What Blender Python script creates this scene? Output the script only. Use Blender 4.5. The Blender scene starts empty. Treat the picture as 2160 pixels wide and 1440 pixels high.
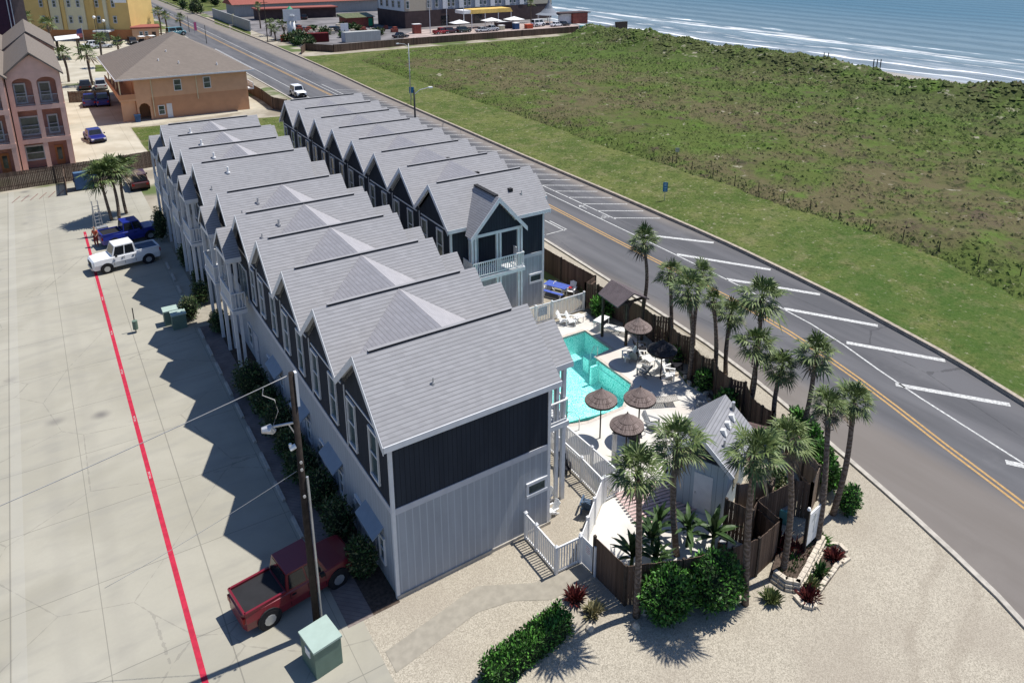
import bpy, bmesh, math, random
from math import sin, cos, pi, radians, sqrt, atan2, tan
from mathutils import Vector, Matrix, noise as mnoise
from mathutils.geometry import tessellate_polygon
random.seed(7)
S = bpy.context.scene
COL = S.collection

# ------------------------------------------------------------------ camera, sky, sun, exposure
YAW, PITCH, ROLL, FPX = 0.6026, 0.3005, 0.0098, 1583.69
CAM = Vector((-8.2367, -24.6552, 24.5666)); CXI, CYI = 69.287, -344.714
_f = Vector((sin(YAW)*cos(PITCH), cos(YAW)*cos(PITCH), -sin(PITCH)))
_r0 = Vector((cos(YAW), -sin(YAW), 0)); _u0 = _r0.cross(_f)
_r = _r0*cos(ROLL) + _u0*sin(ROLL); _u = -_r0*sin(ROLL) + _u0*cos(ROLL)
cam = bpy.data.cameras.new('camera'); co = bpy.data.objects.new('camera', cam); COL.objects.link(co)
co.matrix_world = Matrix(((_r.x, _u.x, -_f.x, CAM.x), (_r.y, _u.y, -_f.y, CAM.y), (_r.z, _u.z, -_f.z, CAM.z), (0, 0, 0, 1)))
cam.sensor_width = 36; cam.sensor_fit = 'HORIZONTAL'; cam.lens = FPX/2160*36
cam.shift_x = -CXI/2160; cam.shift_y = CYI/2160
cam.clip_start = .5; cam.clip_end = 5000
S.camera = co
SUN = Vector((.47, -.04, 1)).normalized()
w = bpy.data.worlds.new('World'); S.world = w; w.use_nodes = True
wn = w.node_tree; sky = wn.nodes.new('ShaderNodeTexSky'); sky.sky_type = 'NISHITA'; sky.sun_disc = False
sky.sun_elevation = math.asin(SUN.z); sky.sun_rotation = atan2(SUN.x, SUN.y); sky.air_density = 1.0; sky.dust_density = .6; sky.ozone_density = 3.5
bg = wn.nodes['Background']; tn = wn.nodes.new('ShaderNodeMix'); tn.data_type = 'RGBA'; tn.blend_type = 'MULTIPLY'; tn.inputs[0].default_value = 1; tn.inputs[7].default_value = (.85, .97, 1.16, 1)
wn.links.new(sky.outputs[0], tn.inputs[6]); wn.links.new(tn.outputs[2], bg.inputs[0]); bg.inputs[1].default_value = .075
sl = bpy.data.lights.new('sun', 'SUN'); sl.energy = 4.3; sl.angle = radians(.5); sl.color = (1, .96, .90)
so = bpy.data.objects.new('sun', sl); COL.objects.link(so); so.rotation_euler = SUN.to_track_quat('Z', 'Y').to_euler()
S.view_settings.view_transform = 'Standard'; S.view_settings.look = 'None'; S.view_settings.gamma = 1; S.view_settings.exposure = .46

# ------------------------------------------------------------------ material helpers
class NT:
    def __init__(s, name):
        m = bpy.data.materials.new(name); m.use_nodes = True; s.m = m; s.t = m.node_tree
        s.b = s.t.nodes['Principled BSDF']; s.co = s.t.nodes.new('ShaderNodeTexCoord').outputs['Object']
    def n(s, ty, **k):
        x = s.t.nodes.new(ty)
        for a, v in k.items(): setattr(x, a, v)
        return x
    def put(s, sock, v):
        if isinstance(v, bpy.types.NodeSocket): s.t.links.new(v, sock)
        elif isinstance(v, (tuple, list)) and len(v) == 3 and sock.type == 'RGBA': sock.default_value = (*v, 1)
        else: sock.default_value = v
    def math(s, op, a, b=0., c=None, clamp=False):
        x = s.n('ShaderNodeMath', operation=op, use_clamp=clamp); s.put(x.inputs[0], a); s.put(x.inputs[1], b)
        if c is not None: s.put(x.inputs[2], c)
        return x.outputs[0]
    def xyz(s, v=None):
        x = s.n('ShaderNodeSeparateXYZ'); s.put(x.inputs[0], v or s.co); return x.outputs
    def vec(s, a, b, c):
        x = s.n('ShaderNodeCombineXYZ')
        for i, v in enumerate((a, b, c)): s.put(x.inputs[i], v)
        return x.outputs[0]
    def scale(s, sx, sy, sz, v=None):
        x = s.n('ShaderNodeMapping'); s.put(x.inputs[0], v or s.co); x.inputs['Scale'].default_value = (sx, sy, sz); return x.outputs[0]
    def noise(s, scale, detail=4, v=None, rough=.55, dist=0):
        x = s.n('ShaderNodeTexNoise'); s.put(x.inputs['Vector'], v or s.co)
        x.inputs['Scale'].default_value = scale; x.inputs['Detail'].default_value = detail; x.inputs['Roughness'].default_value = rough; x.inputs['Distortion'].default_value = dist
        return x.outputs['Fac']
    def voro(s, scale, v=None, out='Distance', feature='F1'):
        x = s.n('ShaderNodeTexVoronoi', feature=feature); s.put(x.inputs['Vector'], v or s.co); x.inputs['Scale'].default_value = scale
        return x.outputs[out]
    def mix(s, f, a, b, mode='MIX'):
        x = s.n('ShaderNodeMix', data_type='RGBA', blend_type=mode); s.put(x.inputs[0], f); s.put(x.inputs[6], a); s.put(x.inputs[7], b); return x.outputs[2]
    def ss(s, v, a, b):   # smoothstep
        x = s.n('ShaderNodeMapRange', interpolation_type='SMOOTHSTEP'); s.put(x.inputs[0], v); x.inputs[1].default_value = a; x.inputs[2].default_value = b; return x.outputs[0]
    def line(s, c, off, wd):   # 1 on |c-off|<wd
        return s.math('LESS_THAN', s.math('ABSOLUTE', s.math('SUBTRACT', c, off)), wd)
    def per(s, c, period, off, wd):  # periodic line
        f = s.math('FRACT', s.math('DIVIDE', s.math('SUBTRACT', c, off), period))
        return s.math('LESS_THAN', f, wd/period)
    def bump(s, h, strength=.3, dist=.05):
        x = s.n('ShaderNodeBump'); x.inputs['Strength'].default_value = strength; x.inputs['Distance'].default_value = dist
        s.put(x.inputs['Height'], h); s.t.links.new(x.outputs[0], s.b.inputs['Normal']); return x
    def done(s, col, rough=.8, spec=.3, metal=0):
        s.put(s.b.inputs['Base Color'], col); s.put(s.b.inputs['Roughness'], rough); s.b.inputs['Metallic'].default_value = metal
        s.b.inputs['Specular IOR Level'].default_value = spec; return s.m

def mul(c, k): return tuple(min(1, x*k) for x in c)
_MC = {}
def mat(name, col, rough=.75, var=.14, scale=2.5, spec=.25, metal=0, bump=0, big=.0):
    if name in _MC: return _MC[name]
    t = NT(name); f = t.noise(scale, 5)
    f = t.ss(f, .3, .7); c = t.mix(f, mul(col, 1-var), mul(col, 1+var))
    if big: c = t.mix(t.ss(t.noise(.35, 3), .35, .7), c, mul(col, 1-big))
    if bump: t.bump(t.noise(scale*4, 4), bump, .03)
    _MC[name] = t.done(c, rough, spec, metal); return _MC[name]

M = {}
def mk_shingle(name, col, course=.17, zf=1.48, ls=.42):
    t = NT(name); x, y, z = t.xyz(); u = t.math('ADD', x, y); v = t.math('DIVIDE', t.math('MULTIPLY', z, zf), course)
    row = t.math('FLOOR', v); f = t.math('FRACT', v)
    wn_ = t.n('ShaderNodeTexWhiteNoise', noise_dimensions='2D'); t.put(wn_.inputs['Vector'], t.vec(t.math('FLOOR', t.math('ADD', t.math('MULTIPLY', u, 3.3), t.math('MULTIPLY', row, .37))), row, 0.))
    c = t.mix(wn_.outputs['Value'], mul(col, .93), mul(col, 1.07))
    jag = t.math('MULTIPLY', t.noise(1, 3, t.vec(t.math('MULTIPLY', u, 2.5), row, 0.)), .5)
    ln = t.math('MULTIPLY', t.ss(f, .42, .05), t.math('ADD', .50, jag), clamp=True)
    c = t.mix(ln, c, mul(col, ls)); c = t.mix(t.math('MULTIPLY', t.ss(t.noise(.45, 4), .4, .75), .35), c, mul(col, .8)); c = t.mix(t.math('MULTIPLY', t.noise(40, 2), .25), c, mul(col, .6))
    t.bump(f, .5, .02)
    return t.done(c, .9, .15)
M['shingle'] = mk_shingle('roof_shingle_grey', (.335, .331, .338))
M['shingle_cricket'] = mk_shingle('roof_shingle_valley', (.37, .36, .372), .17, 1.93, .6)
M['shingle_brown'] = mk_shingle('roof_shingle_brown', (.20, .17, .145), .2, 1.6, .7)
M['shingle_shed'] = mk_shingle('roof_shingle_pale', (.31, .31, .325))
M['shingle_lodge'] = mk_shingle('roof_shingle_plum', (.11, .075, .07), .12)

def mk_board(name, col, period, dark=.5, var=.1, batten=False):
    t = NT(name); x, y, z = t.xyz(); s_ = t.math('ADD', x, y)
    l = t.per(s_, period, .01, period*(.14 if batten else .08))
    st = t.noise(1, 4, t.scale(2.5, 2.5, .35))
    c = t.mix(t.ss(st, .3, .7), mul(col, 1-var), mul(col, 1+var)); c = t.mix(t.math('MULTIPLY', t.ss(t.noise(.7, 5), .5, .75), .25), c, mul(col, .7))
    c = t.mix(l, c, mul(col, 1.25 if batten else dark))
    t.bump(l, .5, .02 if batten else -.012)
    return t.done(c, .85, .1)
M['dark_siding'] = mk_board('dark_slate_siding', (.030, .036, .047), .2, .45)
M['light_siding'] = mk_board('pale_grey_board_siding', (.34, .36, .385), .3, .6, .06, True)
M['blue_siding'] = mk_board('pale_blue_siding', (.36, .42, .46), .3, .6, .05)
M['trim'] = mat('white_trim_paint', (.62, .63, .64), .55, .05)
M['trim_grey'] = mat('grey_trim_paint', (.47, .48, .51), .6, .05)
M['soffit'] = mat('soffit_paint', (.55, .55, .52), .7, .05)
M['white'] = mat('white_paint', (.78, .78, .76), .5, .05)
M['vinyl'] = mat('white_vinyl', (.72, .72, .71), .45, .03)
M['awning'] = mat('blue_grey_metal_awning', (.20, .25, .31), .5, .06)
M['cap_dark'] = mat('ridge_vent_side', (.03, .03, .032), .9, .1)
M['black'] = mat('black_rubber', (.018, .018, .02), .7, .1)
M['blackmetal'] = mat('black_metal', (.02, .02, .022), .4, .1)
M['steel'] = mat('galvanised_steel', (.45, .46, .47), .4, .12, metal=.6)
M['chrome'] = mat('chrome', (.6, .6, .62), .2, .05, metal=.9)
M['yel'] = mat('yellow_road_paint', (.40, .25, .10), .8, .15, 6)
M['rpaint'] = mat('white_road_paint', (.47, .47, .45), .85, .3, 7)
M['red_paint'] = mat('red_kerb_paint', (.40, .018, .045), .7, .15, 4)
M['post_wood'] = mat('weathered_post', (.055, .043, .034), .9, .25, 6, bump=.3)

def mk_wood(name, col, var=.4):
    t = NT(name); x, y, z = t.xyz()
    cell = t.n('ShaderNodeTexWhiteNoise', noise_dimensions='2D')
    q = t.vec(t.math('FLOOR', t.math('MULTIPLY', x, 7)), t.math('FLOOR', t.math('MULTIPLY', y, 7)), 0.); t.put(cell.inputs['Vector'], q)
    g = t.noise(1, 5, t.scale(14, 14, .8))
    c = t.mix(cell.outputs['Value'], mul(col, 1-var), mul(col, 1+var)); c = t.mix(t.math('MULTIPLY', g, .6), c, mul(col, .5))
    t.bump(g, .3, .01); return t.done(c, .9, .1)
M['fence_wood'] = mk_wood('weathered_brown_fence_wood', (.135, .095, .072))
M['fence_wood_tan'] = mk_wood('tan_fence_wood', (.27, .205, .155), .2)
M['palm_trunk'] = None

t = NT('palm_bark'); z = t.xyz()[2]
g = t.noise(6, 4); r = t.math('SINE', t.math('ADD', t.math('MULTIPLY', z, 30), t.math('MULTIPLY', t.noise(3, 4), 22)))
c = t.mix(t.ss(r, -.6, .8), (.125, .095, .075), (.225, .18, .15)); c = t.mix(t.math('MULTIPLY', g, .4), c, (.05, .038, .03)); t.bump(r, .4, .02)
M['palm_trunk'] = t.done(c, .95, .1)

def mk_leaf(name, a, b, scale=3.5, rough=.55, trans=.0):
    t = NT(name); f = t.ss(t.noise(scale, 3), .32, .68); c = t.mix(f, a, b)
    return t.done(c, rough, .3)
M['frond'] = mk_leaf('palm_frond_green', (.045, .080, .022), (.165, .21, .070))
M['frond_dry'] = mk_leaf('palm_frond_dry', (.13, .095, .06), (.25, .20, .125))
M['bush'] = mk_leaf('bush_leaf', (.022, .055, .014), (.055, .12, .03))
M['bush_bright'] = mk_leaf('bush_leaf_bright', (.055, .17, .025), (.12, .31, .05))
M['bush_olive'] = mk_leaf('bush_leaf_olive', (.06, .075, .03), (.15, .16, .07))
M['bush_core'] = mat('bush_dark_core', (.012, .022, .010), .95, .3, 8)
M['redleaf'] = mk_leaf('cordyline_red_leaf', (.07, .014, .014), (.16, .035, .03))
M['banana'] = mk_leaf('banana_leaf', (.022, .05, .016), (.06, .11, .03), 2)
M['drygrass'] = mk_leaf('dry_grass_blades', (.16, .15, .07), (.30, .27, .15))
M['mixgrass'] = mk_leaf('green_grass_blades', (.07, .11, .03), (.20, .22, .09), 5)

# ground materials
t = NT('sandy_ground'); c = t.mix(t.ss(t.noise(.25, 6), .4, .6), (.24, .21, .16), (.36, .325, .26)); c = t.mix(t.ss(t.noise(.08, 5), .5, .6), c, (.10, .13, .05))
M['ground'] = t.done(c, .95, .1)
t = NT('shell_gravel'); v = t.voro(24, out='Color'); vx = t.xyz(v)[0]; c = t.mix(vx, (.215, .19, .145), (.52, .47, .375)); c = t.mix(t.math('MULTIPLY', t.ss(t.noise(.18, 5), .42, .70), .7), c, (.255, .215, .17), 'MIX')
c2 = t.mix(t.ss(t.noise(30, 4, rough=.7), .25, .75), (.165, .142, .11), (.57, .525, .43)); c = t.mix(.4, c, c2)
xg, yg, zg = t.xyz(); tk = t.math('SUBTRACT', t.math('ADD', yg, t.math('MULTIPLY', xg, -.35)), t.math('MULTIPLY', t.noise(.12, 2), 5)); tk = t.ss(t.math('ABSOLUTE', t.math('SUBTRACT', t.math('ABSOLUTE', t.math('ADD', tk, 23.5)), .8)), .35, .05); c = t.mix(t.math('MULTIPLY', tk, t.math('MULTIPLY', t.noise(1.2, 3), .45)), c, (.21, .175, .135))
t.bump(t.voro(24), .4, .02); M['gravel'] = t.done(c, .95, .1)

t = NT('driveway_concrete'); x, y, z = t.xyz()
c = t.mix(t.ss(t.noise(.22, 6, dist=.5), .3, .7), (.31, .293, .235), (.38, .36, .295)); c = t.mix(t.math('MULTIPLY', t.ss(t.noise(1, 4, t.scale(.35, 1.2, 1)), .45, .75), .5), c, (.265, .255, .22))
cr = t.voro(.16, t.co, feature='DISTANCE_TO_EDGE'); c = t.mix(t.math('MULTIPLY', t.math('LESS_THAN', t.math('ADD', cr, t.math('MULTIPLY', t.noise(3, 4), .02)), .0125), .35), c, (.14, .13, .115))
ty = t.ss(t.math('ABSOLUTE', t.math('SUBTRACT', t.math('ABSOLUTE', t.math('SUBTRACT', x, -9.6)), .85)), .5, .1); c = t.mix(t.math('MULTIPLY', ty, .12), c, (.2, .19, .17))
c = t.mix(t.math('MULTIPLY', t.noise(9, 5), .28), c, (.25, .24, .21))
sp = t.voro(.42, out='Distance'); c = t.mix(t.math('MULTIPLY', t.ss(sp, .28, .0), t.ss(t.noise(.15, 2), .5, .62)), c, (.17, .16, .145))
yy = t.math('ADD', y, t.math('MULTIPLY', x, .02))
yy = t.math('ADD', yy, t.math('MULTIPLY', t.noise(.8, 2), .06))
jl = t.math('MAXIMUM', t.line(x, -12.22, .022), t.math('MAXIMUM', t.line(x, -9.3, .014), t.line(x, -5.52, .022)))
jl = t.math('MAXIMUM', jl, t.per(yy, 4.75, .1, .035)); jl = t.math('MAXIMUM', jl, t.line(x, -2.0, .012))
c = t.mix(t.math('MULTIPLY', jl, .55), c, (.12, .115, .10)); t.bump(t.noise(25, 3), .15, .01)
band = t.math('MULTIPLY', t.math('LESS_THAN', t.math('ABSOLUTE', t.math('SUBTRACT', x, -11.95)), .22), .25); c = t.mix(band, c, (.40, .39, .35))
M['concrete'] = t.done(c, .9, .15)
t = NT('far_driveway_concrete'); x, y, z = t.xyz(); c = t.mix(t.ss(t.noise(.3, 5), .3, .7), (.36, .325, .25), (.46, .425, .34))
jl = t.math('MAXIMUM', t.per(x, 4.2, .6, .05), t.per(y, 6.5, .1, .06)); c = t.mix(t.math('MULTIPLY', jl, .5), c, (.2, .18, .14)); M['concrete_far'] = t.done(c, .9, .15)
t = NT('white_deck_concrete'); c = t.mix(t.ss(t.noise(.9, 5), .3, .7), (.54, .52, .475), (.64, .62, .575)); c = t.mix(t.math('MULTIPLY', t.noise(14, 4), .25), c, (.42, .39, .35))
c = t.mix(t.math('MULTIPLY', t.ss(t.noise(.45, 3), .52, .7), .5), c, (.50, .43, .37)); M['deck'] = t.done(c, .85, .2)
M['walk'] = mat('tan_walk_concrete', (.29, .265, .215), .9, .1, 3)
M['pavers'] = mk_board('brown_paver_path', (.20, .165, .15), .25, .6)
t = NT('asphalt'); x, y, z = t.xyz(); c = t.mix(t.ss(t.noise(.6, 6, t.scale(1, .12, 1)), .35, .65), (.085, .085, .090), (.125, .123, .128)); c = t.mix(t.math('MULTIPLY', t.noise(30, 3), .3), c, (.06, .06, .062))
c = t.mix(t.math('MULTIPLY', t.ss(x, 37.2, 38.9), t.ss(y, 12, 30)), c, t.mix(t.noise(.7, 4), (.15, .13, .115), (.25, .22, .19)))
cr = t.voro(.09, t.scale(1, .5, 1), feature='DISTANCE_TO_EDGE'); c = t.mix(t.math('MULTIPLY', t.math('LESS_THAN', t.math('ADD', cr, t.math('MULTIPLY', t.noise(2, 5), .016)), .0105), .55), c, (.045, .045, .047))
c = t.mix(t.math('MULTIPLY', t.ss(t.noise(.13, 5, rough=.7), .55, .68), .35), c, (.165, .16, .158))
edge = t.ss(x, 27.2, 25.6); c = t.mix(t.math('MULTIPLY', edge, .5), c, (.22, .185, .15))
trk = t.ss(t.math('ABSOLUTE', t.math('SUBTRACT', t.math('ABSOLUTE', t.math('SUBTRACT', x, 29.3)), 1.0)), .75, .1); c = t.mix(t.math('MULTIPLY', trk, .25), c, (.15, .15, .155))
t.bump(t.noise(40, 2), .2, .01); M['asphalt'] = t.done(c, .85, .25)
M['kerb'] = mat('tan_kerb_concrete', (.34, .29, .23), .9, .2, 3); M['kerb_grey'] = mat('kerb_concrete', (.40, .37, .32), .9, .15, 3)
t = NT('verge_turf'); c = t.mix(t.ss(t.noise(.14, 6, rough=.65), .36, .64), (.045, .095, .014), (.155, .175, .050)); c = t.mix(t.math('MULTIPLY', t.ss(t.noise(.40, 6, rough=.75), .49, .62), .75), c, (.215, .19, .095))
c = t.mix(t.ss(t.noise(1.9, 5, rough=.65), .60, .67), c, (.50, .45, .32)); c = t.mix(t.ss(t.noise(1.1, 6, rough=.7), .50, .36), c, (.030, .055, .010)); c = t.mix(.45, c, t.mix(t.ss(t.noise(4, 4, rough=.7), .3, .7), (.030, .05, .010), (.19, .20, .07)))
x, y, z = t.xyz(); c = t.mix(t.math('MULTIPLY', t.math('MULTIPLY', t.ss(y, 30, 0), t.ss(t.noise(.3, 5, rough=.7), .35, .6)), .65), c, (.050, .105, .020)); c = t.mix(1., c, (.88, .88, .95), 'MULTIPLY'); t.bump(t.noise(4, 5), .8, .15); M['turf'] = t.done(c, .95, .05)
def mk_dune(name, k):
    t = NT(name)
    c = t.mix(t.ss(t.noise(.035, 6, rough=.65), .44, .56), mul((.108, .095, .050), k), mul((.078, .105, .028), k))
    x, y, z = t.xyz(); g = t.ss(t.math('ADD', x, t.math('MULTIPLY', t.noise(.05, 4), 70)), 105, 160)
    c = t.mix(t.math('MULTIPLY', g, .6), c, mul((.060, .095, .026), k))
    c = t.mix(t.math('MULTIPLY', t.ss(t.noise(.30, 6, rough=.7), .50, .66), .8), c, mul((.085, .140, .028), k)); c = t.mix(t.ss(t.noise(.2, 6, rough=.75), .54, .68), c, mul((.090, .072, .048), k))
    c = t.mix(t.math('MULTIPLY', t.ss(t.noise(.7, 6, rough=.75), .52, .64), .75), c, mul((.028, .038, .016), k))
    return t, c
t, c = mk_dune('dune_ground', 1.0); x, y, z = t.xyz(); sd = t.math('ADD', t.noise(.36, 6, rough=.7), t.math('MULTIPLY', t.ss(x, 100, 128), .07)); c = t.mix(t.math('MULTIPLY', t.ss(sd, .61, .67), .7), c, (.33, .30, .235)); t.bump(t.noise(1.8, 5), .8, .3); M['dune'] = t.done(c, .95, .05)
t, c = mk_dune('dune_plants', 1.25); c = t.mix(t.math('MULTIPLY', t.ss(t.noise(2.2, 3), .5, .65), .6), c, mul((.13, .155, .045), 1)); M['dune_plant'] = t.done(c, .9, .1)
M['beach'] = mat('beach_sand', (.30, .28, .25), .9, .08, .3)
t = NT('sea_water'); x, y, z = t.xyz()
wv = t.math('ADD', x, t.math('MULTIPLY', t.noise(1, 4, t.scale(.015, .012, 1)), 26)); wob = t.math('ADD', wv, t.math('MULTIPLY', t.noise(1, 5, t.scale(.25, .06, 1)), 5))
deep = t.ss(wv, 185, 330); c = t.mix(deep, t.mix(t.ss(wv, 150, 185), (.27, .285, .29), (.13, .185, .205)), (.04, .115, .155))
foam = 0.
brk = t.noise(1, 5, t.scale(.35, .05, 1), .65)
for off, wd, th in ((158, .9, .36), (166, 1.1, .40), (177, 1.4, .46), (189, 4.0, .42), (198, 2.4, .55), (211, 1.6, .66)):
    a = t.ss(t.math('ABSOLUTE', t.math('SUBTRACT', wob, off)), wd, wd*.3); a = t.math('MULTIPLY', a, t.ss(brk, th, th+.10)); foam = a if foam == 0. else t.math('MAXIMUM', foam, a)
c = t.mix(t.math('MULTIPLY', t.ss(t.noise(1, 6, t.scale(.5, .09, 1), .7), .5, .62), t.ss(wv, 200, 160)), c, (.38, .40, .41)); c = t.mix(foam, c, (.85, .86, .86))
wave = t.math('ADD', t.math('MULTIPLY', t.math('SINE', t.math('MULTIPLY', wob, .42)), .35), t.noise(1, 5, t.scale(.55, .14, 1))); c = t.mix(t.math('MULTIPLY', t.ss(wave, .1, .9), .55), c, mul((.055, .085, .095), 1)) if False else c
t.bump(wave, .9, .5); c = t.mix(t.math('MULTIPLY', t.ss(wave, .75, .25), .45), c, (.02, .06, .08)); M['sea'] = t.done(c, t.math('ADD', .38, t.math('MULTIPLY', foam, .5)), .35)
t = NT('pool_floor_caustics'); x, y, z = t.xyz(); vv = t.n('ShaderNodeTexVoronoi', feature='DISTANCE_TO_EDGE'); vv.inputs['Scale'].default_value = 8.5; vv.inputs['Randomness'].default_value = 1
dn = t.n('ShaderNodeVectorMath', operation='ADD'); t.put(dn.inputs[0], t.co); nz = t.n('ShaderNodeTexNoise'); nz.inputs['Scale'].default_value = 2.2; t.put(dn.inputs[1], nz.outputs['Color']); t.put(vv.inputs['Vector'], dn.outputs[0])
c = t.mix(t.ss(vv.outputs[0], .26, .0), (.16, .62, .57), (.85, .98, .95)); M['pool'] = t.done(c, .7, .2)  # white web is caustic light painted into the turquoise floor colour
t = NT('pool_water'); nt = t.t; nt.nodes.remove(t.b)
tr = nt.nodes.new('ShaderNodeBsdfTransparent'); tr.inputs[0].default_value = (.70, .965, .95, 1); gl = nt.nodes.new('ShaderNodeBsdfGlossy'); gl.inputs['Roughness'].default_value = .05
fr = nt.nodes.new('ShaderNodeFresnel'); fr.inputs[0].default_value = 1.33; bp = nt.nodes.new('ShaderNodeBump'); bp.inputs['Strength'].default_value = .25; bp.inputs['Distance'].default_value = .05
t.put(bp.inputs['Height'], t.noise(3, 3)); nt.links.new(bp.outputs[0], gl.inputs['Normal']); mx = nt.nodes.new('ShaderNodeMixShader')
nt.links.new(fr.outputs[0], mx.inputs[0]); nt.links.new(tr.outputs[0], mx.inputs[1]); nt.links.new(gl.outputs[0], mx.inputs[2]); nt.links.new(mx.outputs[0], nt.nodes['Material Output'].inputs[0]); M['water'] = t.m
t = NT('window_glass'); c = t.mix(t.ss(t.noise(1.3, 2), .3, .7), (.02, .035, .035), (.07, .11, .105)); M['glass'] = t.done(c, .12, .6)
M['tint'] = mat('tinted_glass', (.015, .018, .022), .1, .2, 1, .6)
M['stone'] = mat('planter_stone', (.52, .46, .37), .9, .2, 9, bump=.3); M['mulch'] = mat('bed_mulch', (.075, .055, .042), .95, .35, 7, bump=.4)
def mk_thatch():
    t = NT('brown_thatch'); x, y, z = t.xyz(); a = t.math('ARCTAN2', y, x); g = t.noise(1, 3, t.vec(t.math('MULTIPLY', a, 26), t.math('MULTIPLY', z, 3), 0.))
    c = t.mix(t.ss(g, .35, .65), (.085, .062, .055), (.27, .215, .195)); t.bump(g, .6, .02); return t.done(c, .85, .2)
M['thatch'] = mk_thatch()

# ------------------------------------------------------------------ mesh builder
class MB:
    def __init__(s): s.v = []; s.f = []; s.mi = []; s.m = 0; s.rec = True
    def add(s, vs, fs):
        o = len(s.v); s.v += [tuple(v) for v in vs]; s.f += [tuple(i+o for i in f) for f in fs]; s.mi += [s.m]*len(fs); return s
    def box(s, x0, y0, z0, x1, y1, z1):
        return s.add([(x0,y0,z0),(x1,y0,z0),(x1,y1,z0),(x0,y1,z0),(x0,y0,z1),(x1,y0,z1),(x1,y1,z1),(x0,y1,z1)],
                     [(0,3,2,1),(4,5,6,7),(0,1,5,4),(1,2,6,5),(2,3,7,6),(3,0,4,7)])
    def cb(s, c, dx, dy, dz): return s.box(c[0]-dx/2, c[1]-dy/2, c[2], c[0]+dx/2, c[1]+dy/2, c[2]+dz)
    def bar(s, p, q, w_, h_=None):   # rectangular beam from p to q
        p, q = Vector(p), Vector(q); d = (q-p); h_ = h_ or w_
        if d.length < 1e-6: return s
        d.normalize(); up = Vector((0,0,1)) if abs(d.z) < .95 else Vector((0,1,0)); a = d.cross(up).normalized()*w_/2; b = a.cross(d).normalized()*h_/2
        return s.add([p-a-b,p+a-b,p+a+b,p-a+b,q-a-b,q+a-b,q+a+b,q-a+b],[(0,1,2,3),(7,6,5,4),(0,4,5,1),(1,5,6,2),(2,6,7,3),(3,7,4,0)])
    def tube(s, pts, rad, n=8, cap=True):
        pts = [Vector(p) for p in pts]; rad = rad if isinstance(rad, (list, tuple)) else [rad]*len(pts); o = []
        for i, p in enumerate(pts):
            d = (pts[min(i+1, len(pts)-1)]-pts[max(i-1, 0)]).normalized(); up = Vector((0,0,1)) if abs(d.z) < .9 else Vector((0,1,0))
            a = d.cross(up).normalized(); b = d.cross(a)
            o += [p+(a*cos(k*2*pi/n)+b*sin(k*2*pi/n))*rad[i] for k in range(n)]
        f = [(i*n+k, i*n+(k+1) % n, (i+1)*n+(k+1) % n, (i+1)*n+k) for i in range(len(pts)-1) for k in range(n)]
        if cap: f += [tuple(range(n))[::-1], tuple((len(pts)-1)*n+k for k in range(n))]
        return s.add(o, f)
    def prism(s, poly, h0, h1, ax='z'):  # polygon (list of 2D) extruded along axis
        n = len(poly); P = {'z': lambda a, b, h: (a, b, h), 'x': lambda a, b, h: (h, a, b), 'y': lambda a, b, h: (a, h, b)}[ax]
        return s.add([P(a, b, h0) for a, b in poly]+[P(a, b, h1) for a, b in poly], [tuple(range(n))[::-1], tuple(range(n, 2*n))]+[(i, (i+1) % n, n+(i+1) % n, n+i) for i in range(n)])
    def face(s, *vs): return s.add(vs, [tuple(range(len(vs)))])
    def mesh(s, name, mats):
        me = bpy.data.meshes.new(name); me.from_pydata(s.v, [], s.f); mats = mats if isinstance(mats, (list, tuple)) else [mats]
        for m in mats: me.materials.append(m)
        if len(mats) > 1: me.polygons.foreach_set('material_index', s.mi)
        bm = bmesh.new(); bm.from_mesh(me); bmesh.ops.recalc_face_normals(bm, faces=bm.faces) if s.rec and len(s.f) < 4000 else None; bm.to_mesh(me); bm.free()
        me.update(); return me
    def ob(s, name, mats, parent=None, loc=(0,0,0), rz=0, smooth=False):
        me = s.mesh(name, mats)
        if smooth: me.polygons.foreach_set('use_smooth', [True]*len(me.polygons))
        return link(name, me, parent, loc, rz)
def link(name, me, parent=None, loc=(0,0,0), rz=0):
    o = bpy.data.objects.new(name, me); COL.objects.link(o); o.parent = parent; o.location = loc; o.rotation_euler = (0, 0, rz); return o
def tag(o, label=None, cat=None, group=None, kind=None):
    for k, v in (('label', label), ('category', cat), ('group', group), ('kind', kind)):
        if v: o[k] = v
    return o
def thing(name, label, cat, loc=(0,0,0), rz=0, group=None): return tag(link(name, None, None, loc, rz), label, cat, group)
def struct(name, mb, m, loc=(0,0,0)): return tag(mb.ob(name, m, loc=loc), kind='structure')
def copy_tree(o, parent=None):
    c = o.copy(); COL.objects.link(c); c.parent = parent
    for ch in list(o.children): copy_tree(ch, c)
    return c
_PM = {}
def part(key, name, fn, mats, parent, loc=(0,0,0), rz=0):   # cached mesh parts
    if key not in _PM: b = MB(); fn(b); _PM[key] = b.mesh(name, mats)
    return link(name, _PM[key], parent, loc, rz)
def sheet(pts, z, holes=()):
    b = MB(); rings = [[Vector((p[0], p[1], 0)) for p in pts]]+[[Vector((p[0], p[1], 0)) for p in h] for h in holes]
    tri = tessellate_polygon(rings); flat = [p for r_ in rings for p in r_]
    out = []
    for a, c_, d in tri:
        A, B_, C_ = flat[a], flat[c_], flat[d]
        out.append((a, c_, d) if (B_-A).cross(C_-A).z > 0 else (a, d, c_))
    b.add([(p.x, p.y, z) for p in flat], out); b.rec = False; return b
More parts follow.
